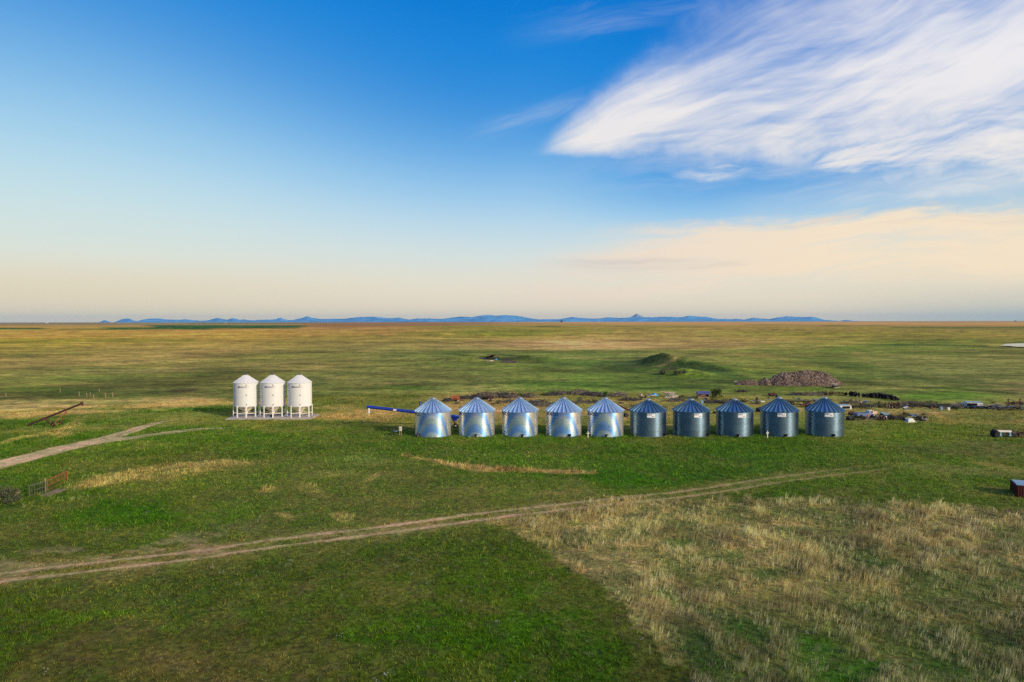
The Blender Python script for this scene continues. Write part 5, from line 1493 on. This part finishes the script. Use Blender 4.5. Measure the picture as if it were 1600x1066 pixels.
# vehicles and machines in the junk yard, simple but with their main parts
def truck_box(px, py, L, W, Hh, mat, label, name, rz=0, wheels=True, cat='trailer', shade_panel_x=None, roofmat=None):
    c = at(px, py); root = empty(name, c, rz); z0 = .55 if wheels else .12
    b_ = MB(); b_.box((0, 0, z0 + Hh / 2), (L, W, Hh), taper=.94); b_.build('body', mat, root)
    if roofmat: r = MB(); r.box((0, 0, z0 + Hh + .03), (L * .96, W * .98, .06)); r.build('roof', roofmat, root)
    if shade_panel_x:
        r = MB(); r.box((shade_panel_x, -W / 2 - .0, z0 + Hh * .5), (L * .62, .04, Hh * .72)); r.build('shade_panel', M_glass, root)  # dark slab on the closed side, standing in for the shade inside
    ch = MB(); ch.box((0, 0, z0 - .06), (L * .98, W * .5, .12)); ch.build('chassis', M_dgrey, root)
    if wheels:
        for sx in (-L * .3, L * .3):
            for sy in (-W / 2 + .05, W / 2 - .05):
                w = MB(); w.torus((sx, sy, .36), .25, .11, 'y', 16, 8); w.build('wheel', M_black, root)
    tag(root, label, cat); return root
truck_box(1316, 639.8, 2.6, 2.0, .72, M_wht, 'pale blue white pickup topper right of the last bin roof', 'pickup_topper', R(8), False, 'topper', shade_panel_x=.15, roofmat=M_lb)
truck_box(1520, 637.2, 2.9, 2.0, 1.0, M_wht, 'pale trailer with a dark slab for the shade inside, in the junk yard', 'cargo_trailer', R(-14), False, 'trailer', shade_panel_x=-.5, roofmat=M_lb)
def old_pickup():
    c = at(1351, 652.5); root = empty('old_pickup', c, R(6))
    b_ = MB(); b_.box((.35, 0, .62), (1.6, 1.5, .5), taper=.9); b_.box((-1.1, 0, .60), (1.5, 1.45, .45), taper=.92); b_.build('body', M_bl2, root)
    c_ = MB(); c_.box((.9, 0, 1.02), (.85, 1.35, .5), taper=.8); c_.build('cab', M_wht, root)
    g = MB(); g.box((.9, -.64, 1.06), (.5, .05, .26)); g.build('window', M_glass, root)
    d = MB(); d.box((1.42, -.3, .5), (.5, .9, .45)); d.build('fender', M_pink, root)
    h = MB(); h.box((.1, -.78, .45), (.28, .05, .42)); h.build('door_panel', M_or, root)
    for sx in (-1.1, .9):
        for sy in (-.7, .7):
            w = MB(); w.torus((sx, sy, .32), .22, .1, 'y', 14, 8); w.build('wheel', M_black, root)
    tag(root, 'wrecked faded blue pickup with white cab in the yard grass', 'pickup')
old_pickup()
def tub(px, py, L, W, Hh, mat, label, name, cat, rz=0):
    c = at(px, py); m = MB(); t = .05
    m.box((0, 0, .06), (L, W, .08)); m.box((0, -W / 2, Hh / 2 + .04), (L, t, Hh)); m.box((0, W / 2, Hh / 2 + .04), (L, t, Hh)); m.box((-L / 2, 0, Hh / 2 + .04), (t, W + t, Hh)); m.box((L / 2, 0, Hh / 2 + .04), (t, W + t, Hh))
    o = m.build(name, mat, loc=c, rz=rz); tag(o, label, cat); return o
tub(1382, 648.8, 1.25, .9, .40, M_lb, 'small pale blue box lying in the grass beyond the wrecked pickup', 'white_crate', 'box', R(-5))
tub(1364.5, 646.5, 1.0, .7, .45, M_pink, 'bleached arched fender behind the wrecked pickup', 'old_fender', 'fender', R(12))
tub(1427, 650.4, 1.2, .9, .25, M_bl2, 'flat blue lid lying on dark scrap', 'blue_cover', 'cover', R(5))
tub(1470, 640.8, .35, .35, .62, M_lb, 'upright pale blue drum in the right junk row', 'pale_drum', 'drum')
tub(1481.5, 641, .42, .4, .5, M_wht, 'white bucket right of the pale blue drum', 'white_bucket', 'bucket')
tub(1096.5, 630.4, .55, .4, .62, M_lb, 'pale blue open crate behind the seventh bin roof', 'blue_crate', 'crate')
tub(1191, 628.6, .9, .5, .22, M_wht, 'white slab lying left of the ninth bin roof', 'white_slab', 'slab')
tub(1391, 636.3, .65, .4, .22, M_wht, 'white dish among the rusty frame parts', 'white_dish', 'dish')
tub(1418, 639.8, 1.4, .5, .15, M_slate, 'bleached dark hood lying below the rusty frame', 'car_hood', 'hood')
tub(1127, 620.5, .2, .2, .2, M_rust, 'tiny rusty can beside the round bush', 'rusty_can', 'can')
# white tent-like hood
c = at(1422.5, 659.5); m_ = MB()
m_.add([(-.75, -.6, 0), (.7, -.6, 0), (.7, .6, 0), (-.75, .6, 0), (-.3, -.25, .62), (.18, -.25, .66), (.2, .3, .66), (-.3, .3, .62)], [(0, 1, 5, 4), (1, 2, 6, 5), (2, 3, 7, 6), (3, 0, 4, 7), (4, 5, 6, 7)])
o = m_.build('truck_nose', M_wht, loc=c); tag(o, 'white peaked truck nose lying at the front of the junk yard', 'truck nose')
c = MB(); c.add([(-.80, -.62, 0), (-.76, -.62, .0), (-.31, -.26, .63), (-.52, -.3, .72)], [(0, 1, 2, 3)]); c.build('side_panel', M_lb, o)

# flat wagons, frames, harrows
def wagon(px, py, L, W, label, mat, rz=0, z=.8, wheels=2, name='flat_wagon', sides=0):
    c = at(px, py); root = empty(name, c, rz)
    d = MB(); d.box((0, 0, z), (L, W, .12)); 
    for k in range(int(L / .5)): d.box((-L / 2 + .25 + k * .5, 0, z - .1), (.08, W, .08))
    d.build('deck', mat, root)
    if sides: s = MB(); s.box((0, W / 2 - .05, z + sides / 2 + .063), (L, .06, sides)); s.box((0, -W / 2 + .05, z + sides / 2 + .063), (L, .06, sides)); s.box((L / 2 - .03, 0, z + sides / 2 + .063), (.06, W - .17, sides)); s.box((-L / 2 + .03, 0, z + sides / 2 + .063), (.06, W - .17, sides)); s.build('side_boards', mat, root)
    f = MB(); f.beam((-L / 2, 0, z - .2), (L / 2 + 1.0, 0, z - .3), .12); f.build('frame', M_rust, root)
    for sx in ((-L * .3, L * .3) if wheels == 2 else (0,)):
        for sy in (-W / 2 + .1, W / 2 - .1):
            w = MB(); w.torus((sx, sy, .38), .27, .11, 'y', 16, 8); w.build('wheel', M_black, root)
    tag(root, label, 'wagon'); return root
wagon(1248, 632.8, 5.2, 2.0, 'long flat dark wagon seen between the last two bin roofs', simple_mat('mossy_planks', (84, 84, 50), .9, 0, .25), R(-2), .95)
wagon(1262, 636.5, 3.4, 1.2, 'dark red low implement behind the last bin', M_red, R(5), .6, 1, 'red_implement')
wagon(711.5, 626.8, 1.75, 1.3, 'small rusty red box wagon behind the first two bins', M_rusto, R(4), .45, 1, 'box_wagon', sides=.62)
wagon(1207, 619.5, 1.8, 1.0, 'dark reddish cart left of the ninth bin roof', M_rust, R(10), .4, 1, 'low_cart', sides=.25)
twig_pile('dead_shrub', 700, 627.3, 2.4, .9, 1.4, 60, M_brush2, 'dark dead brush left of the small rusty wagon', 'shrub', 200, thick=.03)

def frame_machine(px, py, L, W, Hh, mat, label, name, cat, seed, n=14, rz=0, wheels=2, posts=()):
    r = random.Random(seed); c = at(px, py); root = empty(name, c, rz); f = MB()
    for sy in (-W / 2, W / 2): f.beam((-L / 2, sy, Hh * .45), (L / 2, sy, Hh * .45), .09)
    for k in range(4): x = -L / 2 + L * k / 3; f.beam((x, -W / 2, Hh * .45), (x, W / 2, Hh * .45), .08)
    for (x, h) in posts: f.beam((x, 0, Hh * .4), (x, 0, h), .13); f.beam((x - .5, 0, Hh * .45), (x, 0, h * .95), .07)
    f.build('frame', mat, root)
    t = MB()
    for k in range(n):
        x, y = r.uniform(-L / 2, L / 2), r.choice((-W / 2, 0, W / 2)); t.beam((x, y, Hh * r.uniform(.5, 1.0)), (x + r.uniform(-.15, .15), y + .15, .03), .05)
        t.beam((x, y, Hh * .5), (x + r.uniform(-.6, .6), r.uniform(-W / 2, W / 2), Hh * r.uniform(.5, 1.1)), .05)
    t.build('tines', mat, root)
    for k in range(wheels):
        w = MB(); w.torus(((k - (wheels - 1) / 2) * L * .6, -W / 2 - .12, .38), .28, .09, 'y', 16, 8); w.build('wheel', M_black, root)
    tag(root, label, cat); return root
frame_machine(1395, 638, 2.0, 1.5, 1.2, M_rust, 'rusty tangle of bars and a spindly frame right of the tyre row', 'old_rake', 'implement', 1, 22)
frame_machine(1585, 632.2, 2.8, 1.5, .6, M_red, 'red implement frame with two uprights at the right edge', 'red_plough', 'implement', 2, 8, 0, 2, posts=((-1.25, 1.25), (1.15, 1.3)))
frame_machine(1306, 617.8, 5.0, 1.5, 1.0, M_rust, 'long rusty harrow with upright tines beyond the last bin roof', 'harrow', 'implement', 3, 26)
frame_machine(1399, 656.0, 2.8, 1.0, .7, M_dgrey, 'dark iron implement lying left of the white truck nose', 'cultivator', 'implement', 4, 16)
frame_machine(1437, 656.0, 2.0, .9, .8, M_dgrey, 'dark iron implement right of the white truck nose', 'cultivator', 'implement', 5, 12)
frame_machine(1375.5, 656.2, 1.3, .8, .7, M_or, 'small orange brown engine frame left of the dark implements', 'seized_engine', 'engine', 6, 9)
frame_machine(1343, 638, 3.0, 1.0, .8, M_dgrey, 'dark wheeled rake right of the pale topper', 'hay_rake', 'implement', 7, 18, wheels=3)
frame_machine(765, 624.5, 1.6, 1.0, 1.2, M_rust, 'rusty machine in the brush right of the second bin peak', 'old_mower', 'implement', 8, 14)
frame_machine(1160, 629, 1.2, .8, .5, M_red, 'small red scrap frame behind the eighth bin', 'red_scrap', 'scrap', 9, 6)
for i, (px, py, s, mt, lb) in enumerate(((1330, 648.5, .75, M_rust, 'rusty brown barrel lying right of the last bin'), (1338, 649.5, .7, M_dgrey, 'dark barrel lying left of the wrecked pickup'), (1326, 656.5, .75, M_dgrey, 'dark barrel low beside the right end bin'), (1333, 657.5, .6, M_dgrey, 'second dark barrel in the grass before the wrecked pickup'), (1348.5, 648.8, .5, M_slate, 'grey barrel behind the wrecked pickup'), (978, 651.5, .8, M_dgrey, 'dark barrel in the gap between shiny and dull bins'), (1186, 644, .9, M_dgrey, 'dark barrel left of the ninth bin'), (1116.5, 646.5, .5, M_dgrey, 'small dark barrel in the gap left of the eighth bin'), (1560, 641.5, .5, M_dgrey, 'small dark barrel before the slate scrap'), (1493, 638.8, .7, M_dgrey, 'dark upright barrel left of the lumber stack'))):
    c = at(px, py); m_ = MB(); r = .42 * s
    m_.tube((-.6 * s, 0, r), (.6 * s, 0, r), r, n=18)
    for k in (-.55, -.2, .2, .55): m_.tube((k * s - .02, 0, r), (k * s + .02, 0, r), r * 1.05, n=18)
    o = m_.build('old_barrel', mt, loc=c, rz=R(20 * i)); tag(o, lb, 'barrel')

# smaller scrap strewn along the junk rows: one of each kind, then copies
def scrap_protos():
    out = []
    for k in range(7):
        r = random.Random(400 + k); m = MB()
        if k == 0: 
            for i in range(4): m.box((r.gauss(0, .3), r.gauss(0, .2), .06 + i * .05), (1.2, .3, .04), rz=r.gauss(0, .6))
        elif k == 1:
            m.tube((-.5, 0, .15), (.6, .2, .22), .12, n=10); m.tube((-.3, .2, .08), (.4, -.3, .10), .07, n=8)
        elif k == 2:
            m.torus((0, 0, .34), .26, .11, 'y', 16, 8, tilt=.5); m.torus((.5, .15, .12), .26, .1, 'z', 16, 8)
        elif k == 3:
            m.box((0, 0, .22), (.7, .5, .4), taper=.8); m.box((.1, 0, .50), (.3, .3, .16)); m.beam((-.5, 0, .3), (.7, .1, .15), .08)
        elif k == 4:
            for i in range(9): m.beam((r.uniform(-.6, .6), r.uniform(-.3, .3), .05), (r.uniform(-.7, .7), r.uniform(-.3, .3), r.uniform(.3, .8)), .05)
        elif k == 5:
            m.box((0, 0, .2), (1.1, .6, .04), rot=Matrix.Rotation(.35, 3, 'Y')); m.box((.3, .2, .12), (.6, .5, .04), rot=Matrix.Rotation(-.3, 3, 'X'))
        else:
            m.tube((0, 0, .02), (0, 0, .55), .22, n=14); m.torus((0, 0, .55), .21, .02, 'z', 14, 6)
        out.append(m)
    return out
sp_m = scrap_protos(); cache = {}
smats = [M_dgrey, M_rust, M_slate, M_wht, M_woodd, M_bl2, M_pink]
srows = [(1405, 632, 1600, 640, 46), (1330, 650, 1450, 659, 26), (1385, 636, 1460, 639, 10), (700, 624, 980, 632, 34), (990, 618, 1190, 632, 24), (1195, 617, 1400, 640, 24), (1556, 680, 1600, 685, 6)]
knames = ['scrap_boards', 'scrap_pipe', 'discarded_tyres', 'engine_block', 'bent_rods', 'bent_sheet', 'open_drum']
kcat = ['scrap', 'scrap', 'tyre', 'scrap', 'scrap', 'scrap', 'drum']
klab = ['few loose boards lying crossed in the junk rows', 'rusting pipe pieces lying in the junk rows', 'pair of discarded black tyres in the junk rows', 'small engine lump with a shaft in the junk rows', 'spiky bundle of bent rods in the junk rows', 'bent metal sheets lying in the junk rows', 'small open drum standing in the junk rows']
rr = random.Random(77)
for (xa, ya, xb, yb, n) in srows:
    for q in range(n):
        t = rr.random(); px = xa + (xb - xa) * t; py = ya + (yb - ya) * (t * .6 + rr.random() * .4) + rr.gauss(0, .8)
        k = rr.randrange(7); mi = (2 if k == 2 else 0) and 0 or (0 if k == 2 else rr.randrange(len(smats)))
        c = at(px, py)
        if min((c.x - a_) ** 2 + (c.y - b_) ** 2 for a_, b_, _ in CLEAR[:10]) < 12: continue
        key = (k, mi)
        if key not in cache:
            o = sp_m[k].build(knames[k], M_black if k == 2 else smats[mi], loc=c); cache[key] = o
        else:
            o = cache[key].copy(); COL.objects.link(o); o.location = c
        s_ = rr.uniform(.5, 1.15); o.scale = (s_, s_, s_ * rr.uniform(.7, 1.1)); o.rotation_euler.z = rr.uniform(0, 6)
        tag(o, klab[k], kcat[k], klab[k].replace('in the junk rows', '').replace('lying', '').strip() + ' among the junk')
# sagebrush copies between the heaps
sg = [o for o in COL.objects if o.name.startswith('sagebrush') and o.parent is None and o.get('group') == 'sagebrush clumps among the junk'][:4]
for q in range(70):
    px, py = rr.choice(((rr.uniform(700, 1250), rr.uniform(619, 640)), (rr.uniform(1330, 1600), rr.uniform(630, 642)), (rr.uniform(1330, 1450), rr.uniform(648, 658))))
    c = at(px, py)
    if min((c.x - a_) ** 2 + (c.y - b_) ** 2 for a_, b_, _ in CLEAR[:10]) < 14: continue
    o = copy_tree(sg[q % len(sg)]); o.location = c; s_ = rr.uniform(.4, .95); o.scale = (s_, s_, s_ * .8); o.rotation_euler.z = rr.uniform(0, 6)

# machine parked at the right edge
def right_machine():
    c = at(1566, 683.5); root = empty('old_combine_header', c)
    s = c.y / F
    b_ = MB(); b_.tube((-1.25, .3, .72), (-1.05, -.45, .55), .52, .46, n=16); b_.tube((-1.05, -.1, .3), (-1.0, .3, .25), .3, n=12); b_.build('drum', M_black, root)
    b_ = MB(); b_.beam((-.95, -.2, .98), (1.10, -.2, .92), .30, .24); b_.build('beam', M_wht, root)
    for x in (-.45, .95):
        l = MB(); l.box((x, -.2, .55), (.24, .2, .52)); l.box((x + .02, -.2, .26), (.34, .26, .08)); l.build('leg', M_lb, root)
    f = MB(); f.box((.25, -.05, .45), (1.3, .3, .10)); f.beam((-.3, 0, .62), (1.6, 0, .50), .10); f.build('cutter_bar', M_dgrey, root)
    f = MB(); f.tube((1.25, .0, .66), (1.75, .0, .60), .33, .26, n=14); f.box((1.65, .1, .5), (.7, .5, .5)); f.build('gearbox', M_dgrey, root)
    tag(root, 'old header machine with white beam and black drum near the right edge', 'implement')
    frame_machine(1590, 682, 2.4, 1.4, .9, M_rust, 'rusty disc implement cut by the right edge of the photo', 'disc_harrow', 'implement', 31, 20)
right_machine()

# red box at the right edge
def red_box():
    c = ground_at(1588.5, 776.5); root = empty('red_shed', (c.x, c.y, 0), R(-24))
    L, D, Hh = 3.4, 2.4, 1.16
    w = MB(); t = .06
    w.box((L / 2, 0, Hh / 2), (L, t, Hh)); w.box((L / 2, D, Hh / 2), (L, t, Hh)); w.box((0, D / 2, Hh / 2 - .003), (t, D - t, Hh)); w.box((L, D / 2, Hh / 2 - .003), (t, D - t, Hh))
    for k in range(17): w.box((.1 + k * .2, -.045, Hh / 2 - .02), (.05, .03, Hh - .06))
    for k in range(12): w.box((-.045, .15 + k * .2, Hh / 2 - .02), (.03, .05, Hh - .06))
    w.build('wall', M_red, root)
    r = MB(); m0 = .04
    n = 8; vs = []
    for i in range(n + 1):
        a = math.pi * i / n; y = D / 2 - (D / 2 + m0) * math.cos(a); z = Hh + .01 + .13 * math.sin(a)
        vs += [(-m0, y, z), (L + m0, y, z)]
    r.add(vs, [(2 * i, 2 * i + 1, 2 * i + 3, 2 * i + 2) for i in range(n)], 0, True)
    r.add([vs[2 * i] for i in range(n + 1)], [tuple(range(n + 1))]); r.add([vs[2 * i + 1] for i in range(n + 1)], [tuple(range(n, -1, -1))])
    r.build('roof', M_lb, root)
    tag(root, 'dark red ribbed shed with pale rounded roof cut by the right edge', 'shed')
red_box()

# utility pedestal, low platform, crosses
def utility():
    c = at(625.5, 681.3); root = empty('utility_box', c)
    b_ = MB(); b_.box((0, 0, 1.06), (.40, .26, .62)); b_.box((0, 0, 1.385), (.44, .30, .04)); b_.build('cabinet', M_wht, root)
    d = MB(); d.box((0, -.14, 1.06), (.30, .025, .5)); d.build('door', simple_mat('light_grey_door', (196, 194, 184), .5), root)
    for x in (-.12, .14): l = MB(); l.box((x, 0, .37), (.09, .09, .76)); l.build('post', M_wood, root)
    tag(root, 'white electrical cabinet on two posts left of the first bin', 'utility box')
    c = at(617.5, 679.5); root = empty('low_platform', c)
    t = MB(); t.box((0, 0, .56), (.70, .45, .05)); t.build('top', M_lb, root)
    for x in (-.28, .28): l = MB(); l.box((x, 0, .27), (.07, .3, .52)); l.build('leg', M_dgrey, root)
    tag(root, 'low stand with a pale blue top left of the electrical cabinet', 'stand')
utility()
for px, py, lb in ((916, 681.2, 'white cross shaped post between the fourth and fifth bins'), (1190.5, 681.0, 'white cross shaped post at the left foot of the ninth bin')):
    c = at(px, py); m_ = MB(); m_.box((0, 0, .45), (.13, .10, .92)); m_.box((0, 0, .74), (.42, .097, .13)); m_.box((0, 0, .98), (.11, .12, .14))
    o = m_.build('cross_post', M_wht, loc=(c.x, min(c.y, 100.4), 0)); tag(o, lb, 'post')

# dark thing under the middle hopper bin
c = Vector(((421 - 800) / F * 121.9, 121.9, .14)); m_ = MB(); m_.torus((.1, 0, .24), .17, .08, 'y', 16, 8); m_.tube((.1, -.03, .24), (.1, .03, .24), .15, n=12)
o = m_.build('spare_tyre', M_black, loc=c); tag(o, 'small black wheel lying on the slab under the middle hopper bin', 'wheel')
m_ = MB(); m_.box((-.25, -.1, .06), (.7, .35, .1), taper=.7); o = m_.build('grain_pan', M_lb, loc=c); tag(o, 'small pale pan beside the black wheel on the slab', 'pan')

# fence posts
posts = [(123.5, 618.5, 1.0), (135.5, 620.5, 1.0), (140.5, 619.5, .95), (146.3, 623.3, 1.0), (164.5, 621.0, 1.1), (176, 620.8, 1.1), (9, 620, .9), (52, 637, .8), (94, 613, .9), (155, 612, .8), (858.5, 609.5, 1.05), (868, 609.3, 1.05), (814, 606.5, .9), (1249.5, 608, .9), (1112, 640, .7), (748, 610.5, .9)]
for i, (px, py, h) in enumerate(posts):
    c = at(px, py); m_ = MB(); r = random.Random(i)
    m_.tube((0, 0, -.1), (r.uniform(-.06, .06), 0, h), .085, .07, n=8)
    o = m_.build('fence_post', M_wood, loc=c)
    tag(o, 'weathered wooden fence post in the straw strip at the left' if px < 200 else 'lone weathered fence post in the grass beyond the bins', 'fence post', 'old fence posts at the left' if px < 200 else 'old fence posts beyond the bins')

# ---- rubble heap
def rubble():
    r = np.random.default_rng(5)
    base = ground_at(1236, 603); Y = base.y + 3.0
    prof = [(1150, 0), (1158, 1.0), (1166, 1.35), (1178, 1.35), (1184, .9), (1190, 1.4), (1196, 2.0), (1203, 1.4), (1210, 2.4), (1222, 3.3), (1236, 3.3), (1250, 3.7), (1262, 3.9), (1276, 3.75), (1290, 3.5), (1300, 2.3), (1312, 1.0), (1322, 0)]
    px_ = np.array([p[0] for p in prof], float); hz = np.array([p[1] for p in prof])
    nx, ny = 260, 46
    U = np.linspace(1148, 1324, nx); T = np.linspace(-1, 1, ny)
    Ug, Tg = np.meshgrid(U, T)
    X = (Ug - 800) / F * Y; Yg = Y + Tg * 4.4
    Hh = np.interp(Ug, px_, hz)
    w = np.clip(Hh / 3.8, .25, 1.0)
    env = np.clip(1 - np.abs(Tg) / w, 0, 1)
    Z = Hh * np.clip(env * 1.12, 0, 1) * (.86 + .28 * fbm(X, Yg, 1.6, 4, 7)) + (fbm(X, Yg, .35, 2, 9) - .5) * .22 * (env > 0) - .06
    Z = np.where(env <= 0, -.25, Z)
    i = np.arange(Ug.size).reshape(Ug.shape); f = np.stack([i[:-1, :-1], i[:-1, 1:], i[1:, 1:], i[1:, :-1]], -1).reshape(-1)
    m, nt, b = new_mat('rubble_stone')
    tc = nt.nodes.new('ShaderNodeTexCoord')
    vo = nt.nodes.new('ShaderNodeTexVoronoi'); vo.inputs['Scale'].default_value = 3.2; nt.links.new(tc.outputs['Object'], vo.inputs['Vector'])
    sp = nt.nodes.new('ShaderNodeSeparateColor'); nt.links.new(vo.outputs['Color'], sp.inputs[0])
    c = ramp(nt, N(nt, sp.outputs[0]), [(0, (.05, .038, .034)), (.4, (.13, .098, .08)), (.75, (.22, .16, .125)), (.94, (.34, .27, .22))], 'CONSTANT')
    n1 = noise(nt, tc.outputs['Object'], .35, 4, .6)
    c = mix(nt, n1.step(.35, .7) * .6, c, (.17, .11, .075)) 
    nt.links.new(c, b.inputs['Base Color']); b.inputs['Roughness'].default_value = .95
    zt = terrain(X.ravel(), Yg.ravel()).reshape(X.shape)
    o = mesh_np('rubble_heap', np.stack([X.ravel(), Yg.ravel(), (Z + zt).ravel()], 1), f, 4, m)
    tag(o, 'long heap of brown stone rubble beyond the dull bins', 'rubble heap')
    mats = [simple_mat('stone_grey', (132, 116, 102), .9, 0, .2), simple_mat('stone_brown', (108, 86, 72), .9, 0, .25), simple_mat('stone_pale', (184, 158, 134), .9, 0, .1), simple_mat('stone_dark', (54, 46, 42), .9, 0, .2)]
    s = MB()
    n = 4200
    uu = r.uniform(1150, 1322, n); tt = r.uniform(-1, .6, n)
    for k in range(n):
        u, t = uu[k], tt[k]; hh = float(np.interp(u, px_, hz)); ww = max(.25, hh / 3.8); e = 1 - abs(t) / ww
        if e <= -.05: continue
        x = (u - 800) / F * Y; y = Y + t * 4.4; z = hh * min(1, max(0, e * 1.12)) * .99
        sz = r.uniform(.06, .19) * (1.5 if r.random() < .06 else 1)
        q = Matrix.Rotation(r.uniform(0, 6), 3, 'Z') @ Matrix.Rotation(r.uniform(-.8, .8), 3, 'X')
        s.box((x, y, z), (sz * r.uniform(.8, 1.6), sz, sz * r.uniform(.5, 1)), rot=q, mi=int(r.choice([0, 1, 1, 2, 3])), taper=r.uniform(.5, .9))
    s.build('loose_rocks', mats, o)
    for (px, py, sc, lb) in ((1306, 606.5, 1.0, 'dark scrap with a white panel at the right foot of the rubble heap'), (1154, 600, .8, 'pale broken slabs at the left end of the rubble heap')):
        boards('broken_slabs', px, py, 9, 2.4 * sc, .9, [M_wht, M_dgrey, M_woodd] if sc == 1 else [M_wht, M_pink, M_slate], lb, int(px), 'debris', h=1.0 * sc)
rubble()

# ---- far junk pile, pond, farmhouse, distant shed
boards('scrap_heap', 763, 561.5, 12, 5.5, 2.2, [M_slate, M_dgrey, M_woodd, M_rust], 'dark purple brown scrap heap in the far pasture', 51, 'scrap heap', h=2.2, spread=4)
boards('scrap_heap', 750, 562.5, 9, 3.5, 1.0, [M_slate, M_bl2, M_dgrey], 'flat slate scrap left of the far scrap heap', 52, 'scrap heap', h=.7, spread=5)
tarp(775, 563.2, 2.4, 2.0, .7, M_tarp, 'small bright blue tarp beside the far scrap heap', seed=7)
tarp(767, 565.2, 3.6, 2.0, .6, M_pink, 'pale sandy spoil heap in front of the far scrap', 'sand_heap', 'sand heap', 8)
twig_pile('brush_pile', 790, 564.5, 9, 1.0, 5, 90, M_brush2, 'dark scrub right of the far scrap heap', 'brush pile', 301, thick=.08)
twig_pile('brush_pile', 797, 566.5, 8, .8, 4, 70, M_brush, 'brownish scrub in front of the far scrap heap', 'brush pile', 302, thick=.08)
for i, (px, py, w, h) in enumerate(((1040, 581, 3.2, 1.0), (1052, 579, 3.6, 1.1), (1046, 585, 3.0, .8), (1058, 584, 3, .8), (1067, 583, 2.8, .7), (1034, 584, 2.6, .8))):
    leafy('scrub_bush', px, py, w, h, 260, M_sage, 'grey scrub bush on the small knoll before the grassy bank', 'shrub', 320 + i, 'scrub bushes on the knoll', leaf=.2)

def water():
    m, nt, b = new_mat('pond_water'); b.inputs['Base Color'].default_value = (.05, .07, .07, 1); b.inputs['Roughness'].default_value = .08; b.inputs['Metallic'].default_value = 0.0
    b.inputs['IOR'].default_value = 1.33
    tc = nt.nodes.new('ShaderNodeTexCoord'); bp = nt.nodes.new('ShaderNodeBump'); bp.inputs['Strength'].default_value = .15
    nn = noise(nt, tc.outputs['Object'], 1.5, 4, .6); nt.links.new(nn.k, bp.inputs['Height']); nt.links.new(bp.outputs[0], b.inputs['Normal'])
    pts = [(1562, 543.2), (1572, 540.2), (1590, 539.4), (1612, 539.2), (1650, 539.4), (1660, 543), (1640, 545.6), (1604, 545.2), (1588, 544.8), (1576, 543.6)]
    me = MB(); vs = []
    for p in pts:
        q = ground_at(p[0], p[1], .0); vs.append((q.x, q.y, 0))
    zz = max(float(terrain(np.array([v[0]]), np.array([v[1]]))[0]) for v in vs) + .35
    vs = [(x, y, zz) for x, y, z in vs]
    me.add(vs, [tuple(range(len(vs)))]); o = me.build('pond_water', m); tag(o, kind='structure')
water()

def farm():
    def house(px, py, k, mat, rmat, label, name, cat, h=1.0):
        c = at(px, py); s = c.y / F       # metres per photo pixel there
        W, D, Hh = 7 * k, 6 * k, 3.2 * k * h
        root = empty(name, c)
        w = MB(); w.box((0, 0, Hh / 2), (W, D, Hh)); w.build('wall', mat, root)
        r = MB(); r.add([(-W * .55, -D * .56, Hh + .02), (W * .55, -D * .56, Hh + .02), (W * .55, D * .56, Hh + .02), (-W * .55, D * .56, Hh + .02), (-W * .55, 0, Hh * 1.55), (W * .55, 0, Hh * 1.55)], [(0, 1, 5, 4), (2, 3, 4, 5), (0, 4, 3), (1, 2, 5), (3, 2, 1, 0)])
        r.build('roof', rmat, root); tag(root, label, cat); return root
    house(72.5, 505.1, 2.6, M_wht, M_wht, 'tiny white farmhouse far off near the left horizon', 'farmhouse', 'farmhouse')
    house(74.5, 505.1, 1.6, M_wht, M_pink, 'tiny pale barn beside the white farmhouse', 'barn', 'barn', 1.4)
    house(1586.5, 502.9, 3.2, M_slate, M_slate, 'small dark shed on the horizon near the right edge', 'distant_shed', 'shed', 1.2)
    house(353, 504.9, 1.8, M_wht, M_wht, 'tiny pale building below the mountains left of centre', 'distant_house', 'house')
    c = at(40, 505.6); m_ = MB(); m_.tube((0, 0, 0), (0, 0, 34), .5, .3, n=6)
    for z in (20, 27): m_.beam((-1.6, 0, z), (1.6, 0, z), .4)
    o = m_.build('radio_mast', M_grey, loc=c); tag(o, 'thin distant mast above the far left plain', 'mast')
farm()
build_grass()
